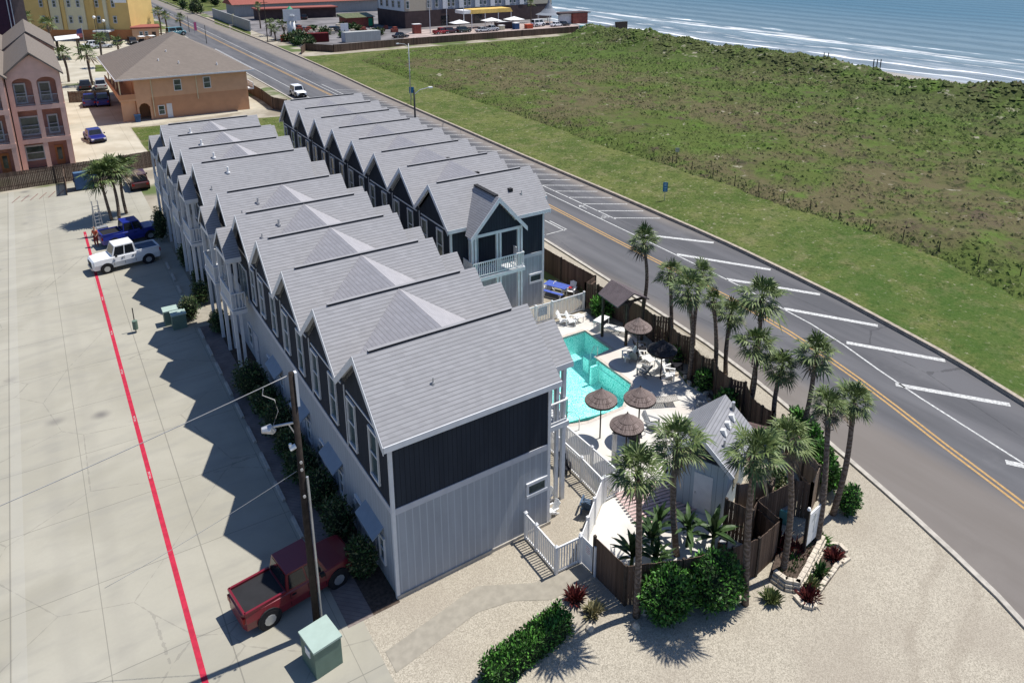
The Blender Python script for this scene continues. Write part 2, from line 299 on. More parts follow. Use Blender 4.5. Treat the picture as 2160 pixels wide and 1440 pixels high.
def ribbon(line, wd, z):   # flat strip along polyline
    b = MB(); L_, R_ = [], []
    for i, p in enumerate(line):
        a = Vector(line[max(i-1, 0)]); c_ = Vector(line[min(i+1, len(line)-1)]); d = (c_-a).normalized(); n = Vector((-d.y, d.x))
        L_.append(Vector(p)+n*wd/2); R_.append(Vector(p)-n*wd/2)
    vs = [(p.x, p.y, z) for p in L_+R_]; n = len(line); b.add(vs, [(i, n+i, n+i+1, i+1) for i in range(n-1)]); b.rec = False; return b
def txt(s, size, ext=.004):
    cu = bpy.data.curves.new('lettering', 'FONT'); cu.body = s; cu.size = size; cu.extrude = ext; cu.align_x = 'CENTER'; cu.align_y = 'CENTER'
    o = bpy.data.objects.new('lettering', cu); COL.objects.link(o); bpy.context.view_layer.update()
    me = bpy.data.meshes.new_from_object(o.evaluated_get(bpy.context.evaluated_depsgraph_get())); bpy.data.objects.remove(o); return me

# ------------------------------------------------------------------ the setting
POOL = [(19.5, 10.75), (19.45, 7.75), (17.95, 7.55), (17.92, 4.2), (16.6, 3.2), (16.0, 2.72), (13.6, 2.72), (12.4, 3.1), (11.9, 3.9), (11.7, 10.9)]
KX = [(-60, 24), (-30, 28.6), (-20, 31.8), (-10, 34.8), (-5, 36.2), (-1, 36.9), (4, 37.7), (9, 38.2), (15, 38.7), (20, 38.9), (31, 39.1), (50, 39.2), (70, 39.6), (95, 40.0), (120, 41.0), (143, 41.7), (173, 42.2), (209, 42.5), (270, 42.5), (420, 43), (700, 45)]
NX = [(-20.5, 17.6), (-17.5, 19.4), (-15, 20.5), (-13, 21.1), (-10.3, 21.9), (-7.5, 22.6), (0, 24.4), (5, 25.2), (10, 25.6), (15, 25.9), (25, 26.5), (60, 26.6), (100, 26.5), (128, 26.6), (174, 27.3), (240, 28.2), (420, 31), (700, 34)]
def at(tab, y):
    for (a, xa), (b, xb) in zip(tab, tab[1:]):
        if y <= b: return xa+(xb-xa)*max(0, (y-a))/(b-a)
    return tab[-1][1]
def yr(a, b, st): return [a+(b-a)*i/max(1, int(abs(b-a)/st)) for i in range(int(abs(b-a)/st)+1)]
struct('ground', sheet([(-500, -120), (151, -120), (151, 900), (-500, 900)], 0, [POOL]), M['ground'])
struct('road', sheet([(at(NX, y), y) for y in (*yr(-17.5, 60, 3), *yr(70, 700, 20))]+[(at(KX, y), y) for y in (*reversed(yr(70, 700, 20)), *reversed(yr(-60, 60, 3)))]+[(-10, -60), (-10, -34), (10, -27), (17, -22)], .012), M['asphalt'])
struct('verge_grass', sheet([(at(KX, y)+.35, y) for y in yr(-60, 146, 4)]+[(130, 151), (130, -60)], .016), M['turf'])
k = MB()
for a, b_ in zip(yr(-60, 60, 2)+yr(64, 400, 8), (yr(-60, 60, 2)+yr(64, 400, 8))[1:]):
    p, q = at(KX, a), at(KX, b_); k.add([(p, a, 0), (p+.35, a, 0), (q+.35, b_, 0), (q, b_, 0), (p+.05, a, .27), (p+.35, a, .27), (q+.35, b_, .27), (q+.05, b_, .27)], [(4, 5, 6, 7), (0, 4, 7, 3), (1, 2, 6, 5)])
struct('road_kerb', k, M['kerb'])
k = MB()
ys = yr(-17.5, 60, 2)+yr(64, 200, 8)
for a, b_ in zip(ys, ys[1:]):
    p, q = at(NX, a), at(NX, b_); k.add([(p-.3, a, 0), (p, a, 0), (q, b_, 0), (q-.3, b_, 0), (p-.3, a, .10), (p-.04, a, .10), (q-.04, b_, .10), (q-.3, b_, .10)], [(4, 5, 6, 7), (1, 2, 6, 5), (0, 4, 7, 3)])
struct('roadside_kerb', k, M['kerb_grey'])
struct('gravel_lot', sheet([(-1.2, -4.0), (-1.2, -2.3), (12, -2.3), (21.0, -1), (21.2, 3), (22, 9), (22.8, 13), (22.8, 27), (at(NX, 27)-.3, 27), (at(NX, 15)-.3, 15), (at(NX, 0)-.3, 0), *[(at(NX, y)-.3, y) for y in reversed(yr(-17.5, -2.5, 2.5))], (17, -22), (8, -27.5), (-1.2, -34)], .006), M['gravel'])
struct('side_yard_gravel', sheet([(5.9, -4.9), (7.2, -4.95), (10.3, -2.75), (11.1, -.6), (11.1, 12.9), (7.5, 12.9), (7.5, -1.8), (5.9, -1.8)], .012), M['gravel'])
struct('driveway', sheet([(-40, -60), (-1.2, -60), (-1.2, -5), (-.9, 25.6), (-.9, 64), (-.9, 66.3), (-40, 65)], .008), M['concrete'])
struct('back_driveway', sheet([(-6.2, 73.3), (1.9, 73.6), (1.6, 91.0), (21, 93.6), (21, 108), (1.2, 130), (-6, 132)], .010), M['concrete_far'])
struct('far_parking', sheet([(-6, 134), (24, 132), (24.5, 215), (-8, 215)], .010), M['concrete_far'])
struct('grass_patch', sheet([(2.0, 70.2), (19, 68.5), (21.2, 87), (1.8, 90.6)], .007), M['turf'])
struct('front_path', sheet([(-1.0, -4.2), (3.2, -3.5), (5.1, -4.6), (6.1, -4.85), (7.35, -4.85), (7.45, -5.6), (6.1, -5.75), (5.3, -5.7), (4.0, -4.9), (2.6, -4.6), (-1.0, -5.2)], .017), M['walk'])
struct('gap_path', sheet([(-3.0, 25.75), (9.5, 25.75), (9.5, 28.1), (-1.4, 28.1), (-3.0, 26.8)], .013), M['walk'])
struct('paver_strip', sheet([(-1.75, -2.5), (-.75, -2.5), (-.75, 25.3), (-1.75, 25.3)], .014), M['pavers'])
struct('planting_bed', sheet([(-.75, -2.5), (.34, -2.5), (.34, 25.3), (-.75, 25.3)], .015), M['mulch'])
DECK = [(9.4, 12.9), (21.2, 12.8), (20.9, 11.2), (21.9, 9.2), (21.3, 6.0), (21.1, 3.6), (20.6, 2.4), (20.66, 1.0), (19.4, -.8), (17.0, -2.4), (16.2, -5.2), (14.6, -6.7), (14.0, -8.3), (12.0, -7.6), (11, -8.2), (9.2, -7.4), (7.5, -5.7), (7.32, -4.86), (10.3, -2.66), (11.26, -2.6), (11.26, 2.2), (9.4, 2.4)]
struct('pool_deck', sheet(DECK, .022, [POOL]), M['deck'])
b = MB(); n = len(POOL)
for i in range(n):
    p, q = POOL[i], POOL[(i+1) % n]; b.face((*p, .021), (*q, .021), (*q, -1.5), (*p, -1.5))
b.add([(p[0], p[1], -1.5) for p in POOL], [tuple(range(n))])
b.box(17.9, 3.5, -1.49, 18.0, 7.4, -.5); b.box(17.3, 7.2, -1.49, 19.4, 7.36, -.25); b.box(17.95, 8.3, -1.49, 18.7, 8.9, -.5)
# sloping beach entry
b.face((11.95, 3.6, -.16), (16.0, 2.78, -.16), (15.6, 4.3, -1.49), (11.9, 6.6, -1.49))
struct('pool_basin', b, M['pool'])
struct('pool_water', sheet([(p[0], p[1]) for p in POOL], -.13), M['water'])
c_ = MB(); ctr = Vector((15.5, 6.9))
for i in range(n):
    p, q = Vector(POOL[i]), Vector(POOL[(i+1) % n]); d = (q-p).normalized(); o_ = Vector((-d.y, d.x)); o_ = o_ if (p+q-2*ctr).dot(o_) > 0 else -o_
    c_.add([(*p, .03), (*q, .03), (*(q+o_*.22), .03), (*(p+o_*.22), .03), (*p, -.1), (*q, -.1)], [(0, 1, 2, 3), (0, 4, 5, 1)])
struct('pool_coping', c_, mat('pool_coping_stone', (.50, .44, .38), .85, .12, 5))

# terrain: vegetated dunes between the verge and the beach
NE = lambda x: 146+(x-60)*.012-max(0, (64-x))*1.0+(max(0, x-112)*.3)
def dune_h(x, y):
    e = min(1, max(0, (x-dune_edge(y))/3)); f = min(1, max(0, (NE(x)-y)/5)); h = (mnoise.noise(Vector((x*.10, y*.10, 0)))*.6+mnoise.noise(Vector((x*.33, y*.33, 5)))*.34+mnoise.noise(Vector((x*.9, y*.9, 9)))*.16)+.45
    rg = max(0, 1-abs(x-122+5*mnoise.noise(Vector((0, y*.03, 2))))/11); h += rg*rg*(3-2*rg)*(2.5+1.4*mnoise.noise(Vector((x*.07, y*.06, 3)))+1.0*mnoise.noise(Vector((x*.25, y*.2, 3)))+.5*mnoise.noise(Vector((x*.6, y*.6, 8))))
    rr = min(1, max(0, (133-x)/5)); return .03+max(0, h)*e*f*rr-(.12 if f*e*rr <= 0 else 0)
def dune_edge(y): return 51.3+(1.2 if y < 20 else 0)*max(0, 1-abs(y-10)/12)-max(0, 4-y)*.35+.7*mnoise.noise(Vector((y*.2, 0, 1)))+.7*mnoise.noise(Vector((y*.05, 4, 1)))
b = MB(); st = .8; nx, ny = 118, 245
for j in range(ny):
    y = -38+j*st; x0 = dune_edge(y)-.3
    for i in range(nx): x = x0+(134-x0)*i/(nx-1); b.v.append((x, y, dune_h(x, y)))
b.f = [(j*nx+i, j*nx+i+1, (j+1)*nx+i+1, (j+1)*nx+i) for j in range(ny-1) for i in range(nx-1)]; b.mi = [0]*len(b.f)
tag(b.ob('dune_terrain', M['dune'], smooth=True), kind='structure')
b = MB(); rnd = random.Random(3); b.rec = False
while len(b.f) < 210000:
    y = rnd.uniform(-14, 156); u_ = rnd.random()**1.45; x0 = dune_edge(y); x = x0+(131-x0)*u_
    if y > NE(x)-.3: continue
    dn_ = mnoise.noise(Vector((x*.12, y*.12, 7)))+.6*mnoise.noise(Vector((x*.5, y*.5, 3)))
    if dn_ < -.45+rnd.random()*.45 and x-x0 > 1.5+rnd.random()*2: continue
    edge_ = 1.5 if x-x0 < 2.5 else 1
    z = dune_h(x, y)-.04; r_ = rnd.uniform(.10, .30)*(1+1.5*u_); h_ = r_*rnd.uniform(.4, .95)*(1.25 if edge_ > 1 else 1); a0 = rnd.random()*6.28; n_ = 5
    vs = [(x+cos(a0+k*2*pi/n_)*r_*rnd.uniform(.6, 1.2), y+sin(a0+k*2*pi/n_)*r_*rnd.uniform(.6, 1.2), z) for k in range(n_)]+[(x+rnd.uniform(-.4, .4)*r_, y+rnd.uniform(-.4, .4)*r_, z+h_)]
    b.add(vs, [(k, (k+1) % n_, n_) for k in range(n_)])
tag(b.ob('dune_vegetation', M['dune_plant']), 'low green and brown scrub covering the dunes between the road verge and the beach', 'dune plants', kind='stuff')
struct('beach', sheet([(128, -120), (160, -120), (160, 900), (128, 900)], .018), M['beach'])
struct('sea', sheet([(139, -400), (3500, -400), (3500, 4500), (139, 4500)], .035), M['sea'])

# road markings
mk = MB()
def stripe(line, wd, m_, z=.017):
    r_ = ribbon(line, wd, z); mk.m = m_; mk.add(r_.v, r_.f)
YC = [(-30, 21.5), (-20, 24.5), (-13.6, 26.5), (-9.5, 27.6), (-4, 29.3), (1.7, 30.6), (7.8, 31.3), (15, 31.4), (22, 31.5), (32, 31.8), (60, 32.6), (100, 32.9), (180, 32.9), (400, 35)]
for o in (-.16, .16): stripe([(at(YC, y)+o, y) for y in yr(-30, 60, 3)+yr(70, 400, 15)], .14, 1)
WC = [(-30, 25.3), (-20, 27.6), (-12.3, 29.6), (-4.5, 31.1), (1.8, 32.9), (10, 33.55), (20, 33.7), (36, 33.85), (100, 33.9), (400, 37)]
stripe([(at(WC, y), y) for y in yr(-30, 60, 3)+yr(70, 400, 15)], .12, 0); stripe([(34.9, y) for y in yr(26.2, 110, 5)], .12, 0); stripe([(29.1, y) for y in yr(26.4, 170, 8)], .12, 0)
y = 26.2
while y < 104: stripe([(34.9, y+.4), (38.6, y-2.1)], .14, 0); y += 2.4
for a, b_ in (((34.6, 21.6), (38.3, 17.0)), ((33.8, 16.9), (37.9, 10.5)), ((33.6, 11.2), (37.4, 5.5)), ((33.3, 5.5), (36.6, .3)), ((32.8, .1), (36.0, -4.7)), ((30.9, -4.5), (34.4, -9.3)), ((29.0, -11.6), (32.2, -16.4))): stripe([a, b_], .38, 0)
stripe([(29.4, 29.2), (29.45, 26.6), (27.2, 26.5)], .12, 0)
def P2(pts, wd): stripe(pts, wd, 0, .018)
ring = lambda cx, cy, r_: [(cx+r_*cos(a*pi/6), cy+r_*1.3*sin(a*pi/6)) for a in range(13)]
for yb in (27.6,):   # bicycle emblem and arrow in the lane
    P2(ring(34.12, yb-.45, .17), .05); P2(ring(34.62, yb-.45, .17), .05); P2([(34.12, yb-.45), (34.28, yb-.05), (34.55, yb-.05), (34.40, yb-.45), (34.12, yb-.45)], .05); P2([(34.62, yb-.45), (34.52, yb+.12)], .05); P2([(34.45, yb+.15), (34.6, yb+.12)], .06)
P2([(34.38, 30.0), (34.38, 31.2)], .1); P2([(34.12, 30.75), (34.38, 31.25), (34.64, 30.75)], .12)
r_ = [(-6.65, -40), (-6.65, 49.3)]; stripe(r_, .20, 2, .013)
o = mk.ob('road_markings', [M['rpaint'], M['yel'], M['red_paint']]); tag(o, kind='structure')
for i, yy in enumerate((48.2, 39.5, 33.6, 27.6, 22.0, 16.4, 11.0)):
    me = txt('FIRE LANE', .13, .001); me.materials.append(M['rpaint']); o = link('lane_lettering', me, None, (-6.65, yy, .0175), pi/2+(pi if 0 else 0)); o['kind'] = 'structure'
mk = MB()
for i in range(6): stripe([(-11.9+i*.75, 61.9), (-11.2+i*.75, 63.9)], .07, 0)
mk.mi = [0]*len(mk.f); struct('hatched_bay_marking', mk, mat('dark_red_line', (.16, .05, .045)), )

# ------------------------------------------------------------------ townhouses
def window(key, parent, org, u, wd, h, mull=True, fr=.09, dep=.06, glass='glass', frame='trim'):
    # org: bottom centre on the wall, u: unit vector along the wall; the frame stands proud on the outside
    u = Vector(u); nrm = Vector((u.y, -u.x, 0)); O = Vector((0, 0, 0))
    def fr_(b):
        a, c = O-u*wd/2, O+u*wd/2; hf = nrm*dep/2; Z = Vector((0, 0, 1))
        for p, q in ((a+Z*0, a+Z*h), (c, c+Z*h)): b.bar(p+hf, q+hf, fr, dep)
        b.bar(a-u*fr/2+hf*1.2, c+u*fr/2+hf*1.2, dep*1.4, fr*1.2); b.bar(a+Z*h-u*fr/2+hf*1.2, c+Z*h+u*fr/2+hf*1.2, dep*1.4, fr*1.2)
        if mull: b.bar(a+Z*h*.5+hf*.8, c+Z*h*.5+hf*.8, dep*.8, fr*.6)
    k_ = (key, tuple(u), wd, h); f = part(('wf',)+k_, 'window', fr_, M[frame], parent, org)
    def pn(b): a, c = O-u*(wd/2-fr/2)+nrm*.015, O+u*(wd/2-fr/2)+nrm*.015; Z = Vector((0, 0, 1)); b.face(a, c, c+Z*h, a+Z*h)
    part(('wp',)+k_, 'pane', pn, M[glass], f); return f
SL = .92; HR = 9.75
def porch(t, key, x0, x1, hw, rz_, xp, post_z, deck0, deck1, hand, yo=0):
    pl = (0, yo, 0)
    """gabled porch roof from x0 (at the house) to x1, with posts at xp, deck and railing"""
    s = 1 if x1 > x0 else -1
    def rf(b):
        for sd in (1, -1):
            b.m = 0; za = rz_-SL*hw; b.add([(x0, 0, rz_), (x1, 0, rz_), (x1, sd*hw, za), (x0, sd*hw, za), (x0, 0, rz_-.14), (x1, 0, rz_-.14), (x1, sd*hw, za-.14), (x0, sd*hw, za-.14)], [(0, 1, 2, 3), (4, 7, 6, 5)]); b.m = 1
            b.add([(x1, 0, rz_), (x1, sd*hw, za), (x1, sd*hw, za-.26), (x1, 0, rz_-.26)], [(0, 1, 2, 3)]); b.box(min(x0, x1), min(sd*hw, sd*(hw+.03)), za-.26, max(x0, x1), max(sd*hw, sd*(hw+.03)), za+.01)
        b.m = 1
    part((key, 'roof'), 'porch_roof', rf, [M['shingle'], M['trim']], t, pl)
    xg = xp; part((key, 'gable'), 'porch_gable', lambda b: b.prism([(-hw+.2, rz_-SL*hw-.1), (hw-.2, rz_-SL*hw-.1), (0, rz_-.28)], xg-.05, xg+.05, 'x'), M['dark_siding'], t, pl)
    zt = rz_-SL*hw-.12; part((key, 'beam'), 'porch_beam', lambda b: (b.box(min(xg, x0), hw-.28, zt-.25, max(xg, x0), hw-.12, zt), b.box(min(xg, x0), -hw+.12, zt-.25, max(xg, x0), -hw+.28, zt), b.box(xg-.09, -hw+.28, zt-.25, xg+.09, hw-.28, zt)), M['trim'], t, pl)
    for sd in (1, -1):
        part((key, 'post', sd), 'porch_post', lambda b: (b.box(xg-.09, sd*(hw-.2)-.09, 0, xg+.09, sd*(hw-.2)+.09, zt-.25), b.box(xg-.09-s*.34, sd*(hw-.2)-.07, 0, xg+.07-s*.34, sd*(hw-.2)+.07, zt-.25)), M['trim'], t, pl)
    part((key, 'deck'), 'balcony_deck', lambda b: (b.box(min(xg+s*.12, x0+s*.02), -hw-.1, deck0, max(xg+s*.12, x0+s*.02), hw+.1, deck1)), M['trim'], t, pl)
    def rl(b):
        zt_ = deck1+1.05; xa, xb = xg+s*.06, x0+s*.05
        for p, q in (((xa, -hw, 0), (xa, hw, 0)), ((xa, -hw, 0), (xb, -hw, 0)), ((xa, hw, 0), (xb, hw, 0))):
            p, q = Vector(p), Vector(q); L_ = (q-p).length; nb = int(L_/.16)
            for z in (deck1+.1, zt_): b.bar(p+Vector((0, 0, z)), q+Vector((0, 0, z)), .09, .06)
            for i in range(nb+1): c = p+(q-p)*i/nb; b.box(c.x-.022, c.y-.022, deck1+.1, c.x+.022, c.y+.022, zt_)
    part((key, 'rail'), 'balcony_railing', rl, M['vinyl'], t, pl)

def townhouse(loc, h, label, group, wporch=False, send=False, nend=False, cricket=True, row='L', vents='a'):
    L_ = 7.87; t = thing('townhouse', label, 'townhouse', loc, 0, group); K = (round(h, 3), send, nend)
    ys, yn = -(h-.003), h-.003
    ev = lambda end: (2.64-2.3+h) if end else h-.002
    def wall(z0, z1, x0, x1):
        return lambda b: b.box(x0, ys, z0, x1, yn, z1)
    zr = HR-.15
    def up(b):
        b.prism([(ys, 4.2), (yn, 4.2), (yn, HR-.16-SL*h), (0, zr), (ys, HR-.16-SL*h)], .33, 7.54, 'x')
    part(('up',)+K, 'upper_wall', up, M['dark_siding'], t)
    part(('low',)+K, 'lower_wall', wall(0, 4.0, .36, 7.51), M['light_siding'], t)
    part(('belt',)+K, 'belt_trim', lambda b: b.box(.30, ys, 3.95, .36, yn, 4.22), M['trim_grey'], t)
    part(('belt2',)+K, 'belt_trim', lambda b: b.box(7.51, ys, 3.95, 7.57, yn, 4.22), M['trim_grey'], t)
    if send: part(('belt3',)+K, 'belt_trim', lambda b: b.box(.30, ys-.03, 3.95, 7.57, ys, 4.22), M['trim_grey'], t)
    def roof(b):
        for sd, e in ((-1, send), (1, nend)):
            y1 = sd*ev(e); z1 = HR-SL*abs(y1)
            b.m = 0; b.add([(0, 0, HR), (L_, 0, HR), (L_, y1, z1), (0, y1, z1)], [(0, 1, 2, 3)]); b.m = 1
            b.add([(.02, 0, HR-.12), (L_-.02, 0, HR-.12), (L_-.02, y1, z1-.12), (.02, y1, z1-.12)], [(0, 3, 2, 1)])
            for x in (0, L_):
                q = x-.03 if x == 0 else x-.03
                b.add([(x, 0, HR-.012), (x, y1, z1-.012), (x, y1, z1-.34), (x, 0, HR-.36), (q, 0, HR-.012), (q, y1, z1-.012), (q, y1, z1-.34), (q, 0, HR-.36)], [(0, 1, 2, 3), (7, 6, 5, 4), (0, 4, 5, 1), (3, 2, 6, 7), (1, 5, 6, 2)])
                w_ = .34 if x == 0 else -.34   # boxed inner rake against the wall
                b.add([(x+w_-.01, 0, HR-.13), (x+w_-.01, y1*.985, z1-.13), (x+w_-.01, y1*.985, z1-.36), (x+w_-.01, 0, HR-.40)], [(0, 1, 2, 3)])
            if e: b.box(0, min(y1, y1+sd*.04), z1-.24, L_, max(y1, y1+sd*.04), z1+.01)
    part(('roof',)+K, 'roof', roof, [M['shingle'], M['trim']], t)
    def rc(b): b.m = 0; b.box(.62, -.07, HR-.08, 7.02, .07, HR+.028); b.m = 1; b.box(.6, -.09, HR+.028, 7.04, .09, HR+.045)
    part(('cap',), 'ridge_vent', rc, [M['cap_dark'], M['shingle']], t)
    if cricket and not send:
        yv = -h; zc = HR-.06; zv = HR-SL*h+.012; yc = .06/SL+.01
        part(('crk', K), 'roof_cricket', lambda b: b.add([(3.88, -yc, zc+.01), (3.88, -2*h+yc, zc+.01), (.55, yv, zv), (7.2, yv, zv)], [(0, 2, 1), (0, 1, 3)]), M['shingle_cricket'], t)
    # west gable trim, corner boards, windows
    part(('gt',)+K, 'gable_trim', lambda b: b.box(.295, -1.95*h/2.3, 7.02, .33, 2.0*h/2.3, 7.10), M['trim'], t)
    part(('cb',)+K, 'corner_board', lambda b: b.box(.29, yn-(.1 if nend else .05), 0 if nend else 4.22, .33, yn, 7.2), M['trim'], t)
    if send:
        part(('cb2',)+K, 'corner_board', lambda b: b.box(.29, ys-.035, 0, .43, ys+.10, 7.1), M['trim'], t)
        part(('cb3',)+K, 'corner_board', lambda b: b.box(7.42, ys-.035, 0, 7.56, ys, 7.1), M['trim'], t)
    if not wporch:
        window('up', t, (.33, 1.52*h/2.3, 4.65), (0, -1, 0), .82, 2.15); window('up', t, (.33, -.82*h/2.3, 4.65), (0, -1, 0), .82, 2.15)
    if row == 'L' and not wporch:
        window('lo', t, (.36, 1.55, .9), (0, -1, 0), .75, 1.05); window('lo2', t, (.36, -.95, .8), (0, -1, 0), .5, 1.2)
        part(('awn',), 'awning', lambda b: (b.add([(.36, -1.15, 2.55), (.36, .75, 2.55), (-.12, .75, 2.15), (-.12, -1.15, 2.15), (.36, -1.15, 2.48), (.36, .75, 2.48), (-.12, .75, 2.08), (-.12, -1.15, 2.08)], [(0, 1, 2, 3), (7, 6, 5, 4), (3, 2, 6, 7), (0, 3, 7, 4), (1, 5, 6, 2)])), M['awning'], t)
        d = part(('door',), 'door', lambda b: (b.box(.31, -.25, .02, .37, .75, 2.05)), M['trim_grey'], t); part(('dh',), 'handle', lambda b: b.box(.27, -.15, 1.0, .31, -.08, 1.1), M['steel'], d)
    if wporch:
        porch(t, 'wp', .02, -.85, 1.55, 8.65, -.68, 0, 3.7, 3.95, 1, 1.4)
        window('wpw', t, (.33, -1.2, 4.65), (0, -1, 0), .8, 2.1)
        d = part(('gd',), 'balcony_door', lambda b: b.box(.27, .3, 4.0, .33, 2.1, 6.1), M['trim'], t)
        for yy in (.75, 1.65): part(('gp', yy), 'pane', lambda b: b.box(.25, yy-.36, 4.1, .27, yy+.36, 6.0), M['glass'], d)
        d = part(('door2',), 'door', lambda b: (b.box(.31, -.55, .02, .37, .45, 2.1)), M['trim_grey'], t); part(('dh2',), 'handle', lambda b: b.box(.27, -.45, 1.0, .31, -.38, 1.1), M['steel'], d)
        window('lo3', t, (.36, 1.2, .8), (0, -1, 0), .8, 1.3)
    # pool-side porch
    if row == 'L': porch(t, 'ep', 7.54, 9.3, 1.5, 8.6, 8.95, 0, 4.1, 4.35, 1)
    else: porch(t, 'epr', 7.54, 9.3, 1.5, 8.65, 8.95, 0, 4.1, 4.35, 1, 1.4)
    # roof penetrations on the south slope
    def vp(x, y, r_, hh, m_, nm):
        z = HR-SL*abs(y); part(('v', nm, r_), nm, lambda b: (b.tube([(0, 0, -.1), (0, 0, hh)], r_, 8), b.tube([(0, 0, -.05), (0, 0, .05)], r_*2.0, 8)), M[m_], t, (x, y, z))
    if vents == 'a': vp(2.6, -1.45, .035, .26, 'steel', 'plumbing_vent')
    elif vents == 'b': vp(1.05, -1.3, .04, .26, 'steel', 'plumbing_vent'); vp(2.15, -.85, .06, .34, 'steel', 'vent_pipe')
    elif vents == 'c': vp(2.1, -.85, .07, .42, 'white', 'vent_pipe'); vp(.75, -1.7, .035, .2, 'steel', 'plumbing_vent')
    elif vents == 'r':
        part(('rv',), 'roof_vent', lambda b: (b.box(-.14, -.16, -.1, .14, .12, .12)), M['black'], t, (5.5, -1.15, HR-SL*1.15)); vp(6.2, -1.5, .035, .2, 'steel', 'plumbing_vent')
    if send:   # small window in the end wall, skirting slab
        window('send', t, (6.86, ys, 2.0), (1, 0, 0), .95, .6, mull=False, fr=.12)
        part(('plinth',)+K, 'foundation', lambda b: b.box(.30, ys-.06, 0, 7.6, ys-.0, .16), M['kerb_grey'], t)
    return t
GRP = 'grey-roofed townhouses in two rows'
ORD = ['first', 'second', 'third', 'fourth', 'fifth', 'sixth', 'seventh', 'eighth']
for k_ in range(6):
    wp = k_ >= 4
    lab = ['townhouse nearest the camera, its wide dark end wall above a pale ground floor', 'second townhouse from the near end of the driveway-side row', 'third townhouse from the near end of the driveway-side row', 'fourth townhouse of the driveway-side row, flat fronted, just before the first white balcony', 'fifth townhouse of the driveway-side row, nearest one with a white balcony porch', 'sixth townhouse of the driveway-side row, beside the gap between the two blocks'][k_]
    townhouse((0, 4.6*k_, 0), 2.3, lab, GRP, wp, send=k_ == 0, nend=k_ == 5, vents='b' if wp else 'a')
for k_ in range(4):
    lab = ['balconied townhouse just beyond the gap, first of the farther driveway-side block', 'second balconied townhouse beyond the gap in the driveway-side row', 'third balconied townhouse beyond the gap, last but one of the driveway-side row', 'last townhouse of the driveway-side row, beside the grass patch and the far fence'][k_]
    townhouse((0, 30.8+4.6*k_, 0), 2.3, lab, GRP, True, send=k_ == 0, nend=k_ == 3, vents='c')
RX, RY, RP = 11.757, 17.71, 4.555
for k_ in range(8):
    lab = 'near end townhouse of the road-side row, cross gable over a white railed balcony' if k_ == 0 else 'far end townhouse of the road-side row, nearest the white off-road car' if k_ == 7 else ORD[k_]+' townhouse of the road-side row counted from the camera end'
    t = townhouse((RX, RY+RP*k_, 0), RP/2, lab, GRP, False, send=k_ == 0, nend=k_ == 7, row='R', vents='r')
    if k_ == 0: R0 = t
# south gable and balcony of the near road-side house (local coordinates)
xc, y0, zt, hw = 3.1, -3.75, 9.32, 2.12
def dorm(b):
    for sd in (1, -1):
        b.m = 0; za = zt-1.12*hw; ym = lambda z: -(HR-z)/SL
        b.add([(xc, y0, zt), (xc, ym(zt)+.0, zt+.01), (xc+sd*hw, ym(za), za+.01), (xc+sd*hw, y0, za)], [(0, 1, 2, 3)]); b.m = 1
        b.add([(xc, y0, zt+.02), (xc+sd*hw, y0, za+.02), (xc+sd*hw, y0, za-.3), (xc, y0, zt-.34), (xc, y0-.05, zt+.02), (xc+sd*hw, y0-.05, za+.02), (xc+sd*hw, y0-.05, za-.3), (xc, y0-.05, zt-.34)], [(0, 1, 2, 3), (7, 6, 5, 4), (0, 4, 5, 1), (3, 2, 6, 7), (1, 5, 6, 2)])
        b.add([(xc, y0+.02, zt-.12), (xc, ym(zt)-.3, zt-.12), (xc+sd*hw, ym(za)-.3, za-.12), (xc+sd*hw, y0+.02, za-.12)], [(0, 1, 2, 3)])
MBd = MB(); dorm(MBd); MBd.ob('porch_roof', [M['shingle'], M['trim']], R0)
b = MB(); b.box(xc-.14, y0+.35, zt-.03, xc+.14, -.7, zt+.07); b.ob('ridge_vent', M['cap_dark'], R0)
b = MB(); b.prism([(xc-1.75, 7.0), (xc+1.75, 7.0), (xc, 8.95)], y0+.30, y0+.36, 'y'); b.ob('porch_gable', M['dark_siding'], R0)
b = MB(); b.box(xc-1.9, y0+.26, 6.8, xc+1.9, y0+.40, 7.0); b.ob('porch_beam', M['trim'], R0)
for xx in (xc-1.85, xc-1.62, xc-.02, xc+.22, xc+1.62, xc+1.85): b = MB(); b.box(xx-.07, y0+.26, 0, xx+.07, y0+.40, 6.8); b.ob('porch_post', M['trim'], R0)
b = MB(); b.box(xc-2.0, y0+.05, 3.85, xc+2.0, -2.34, 4.1); b.ob('balcony_deck', M['trim'], R0)
b = MB()
for z in (4.2, 5.1): b.box(xc-1.95, y0+.08, z, xc+1.95, y0+.14, z+.07); b.box(xc-1.95, y0+.1, z, xc-1.9, -2.34, z+.07); b.box(xc+1.9, y0+.1, z, xc+1.95, -2.34, z+.07)
for i in range(27): x = xc-1.9+i*.146; b.box(x-.022, y0+.09, 4.2, x+.022, y0+.13, 5.1)
for i in range(9): y = y0+.15+i*.15; b.box(xc+1.905, y-.02, 4.2, xc+1.945, y+.02, 5.1); b.box(xc-1.945, y-.02, 4.2, xc-1.905, y+.02, 5.1)
b.ob('balcony_railing', M['vinyl'], R0)
d = MB(); d.box(xc-1.5, -2.36, 4.12, xc-.8, -2.28, 6.3); d = d.ob('balcony_door', M['trim'], R0); b = MB(); b.box(xc-1.42, -2.39, 4.3, xc-.88, -2.365, 6.2); b.ob('pane', mat('curtained_glass', (.30, .38, .38), .3, .1), d)

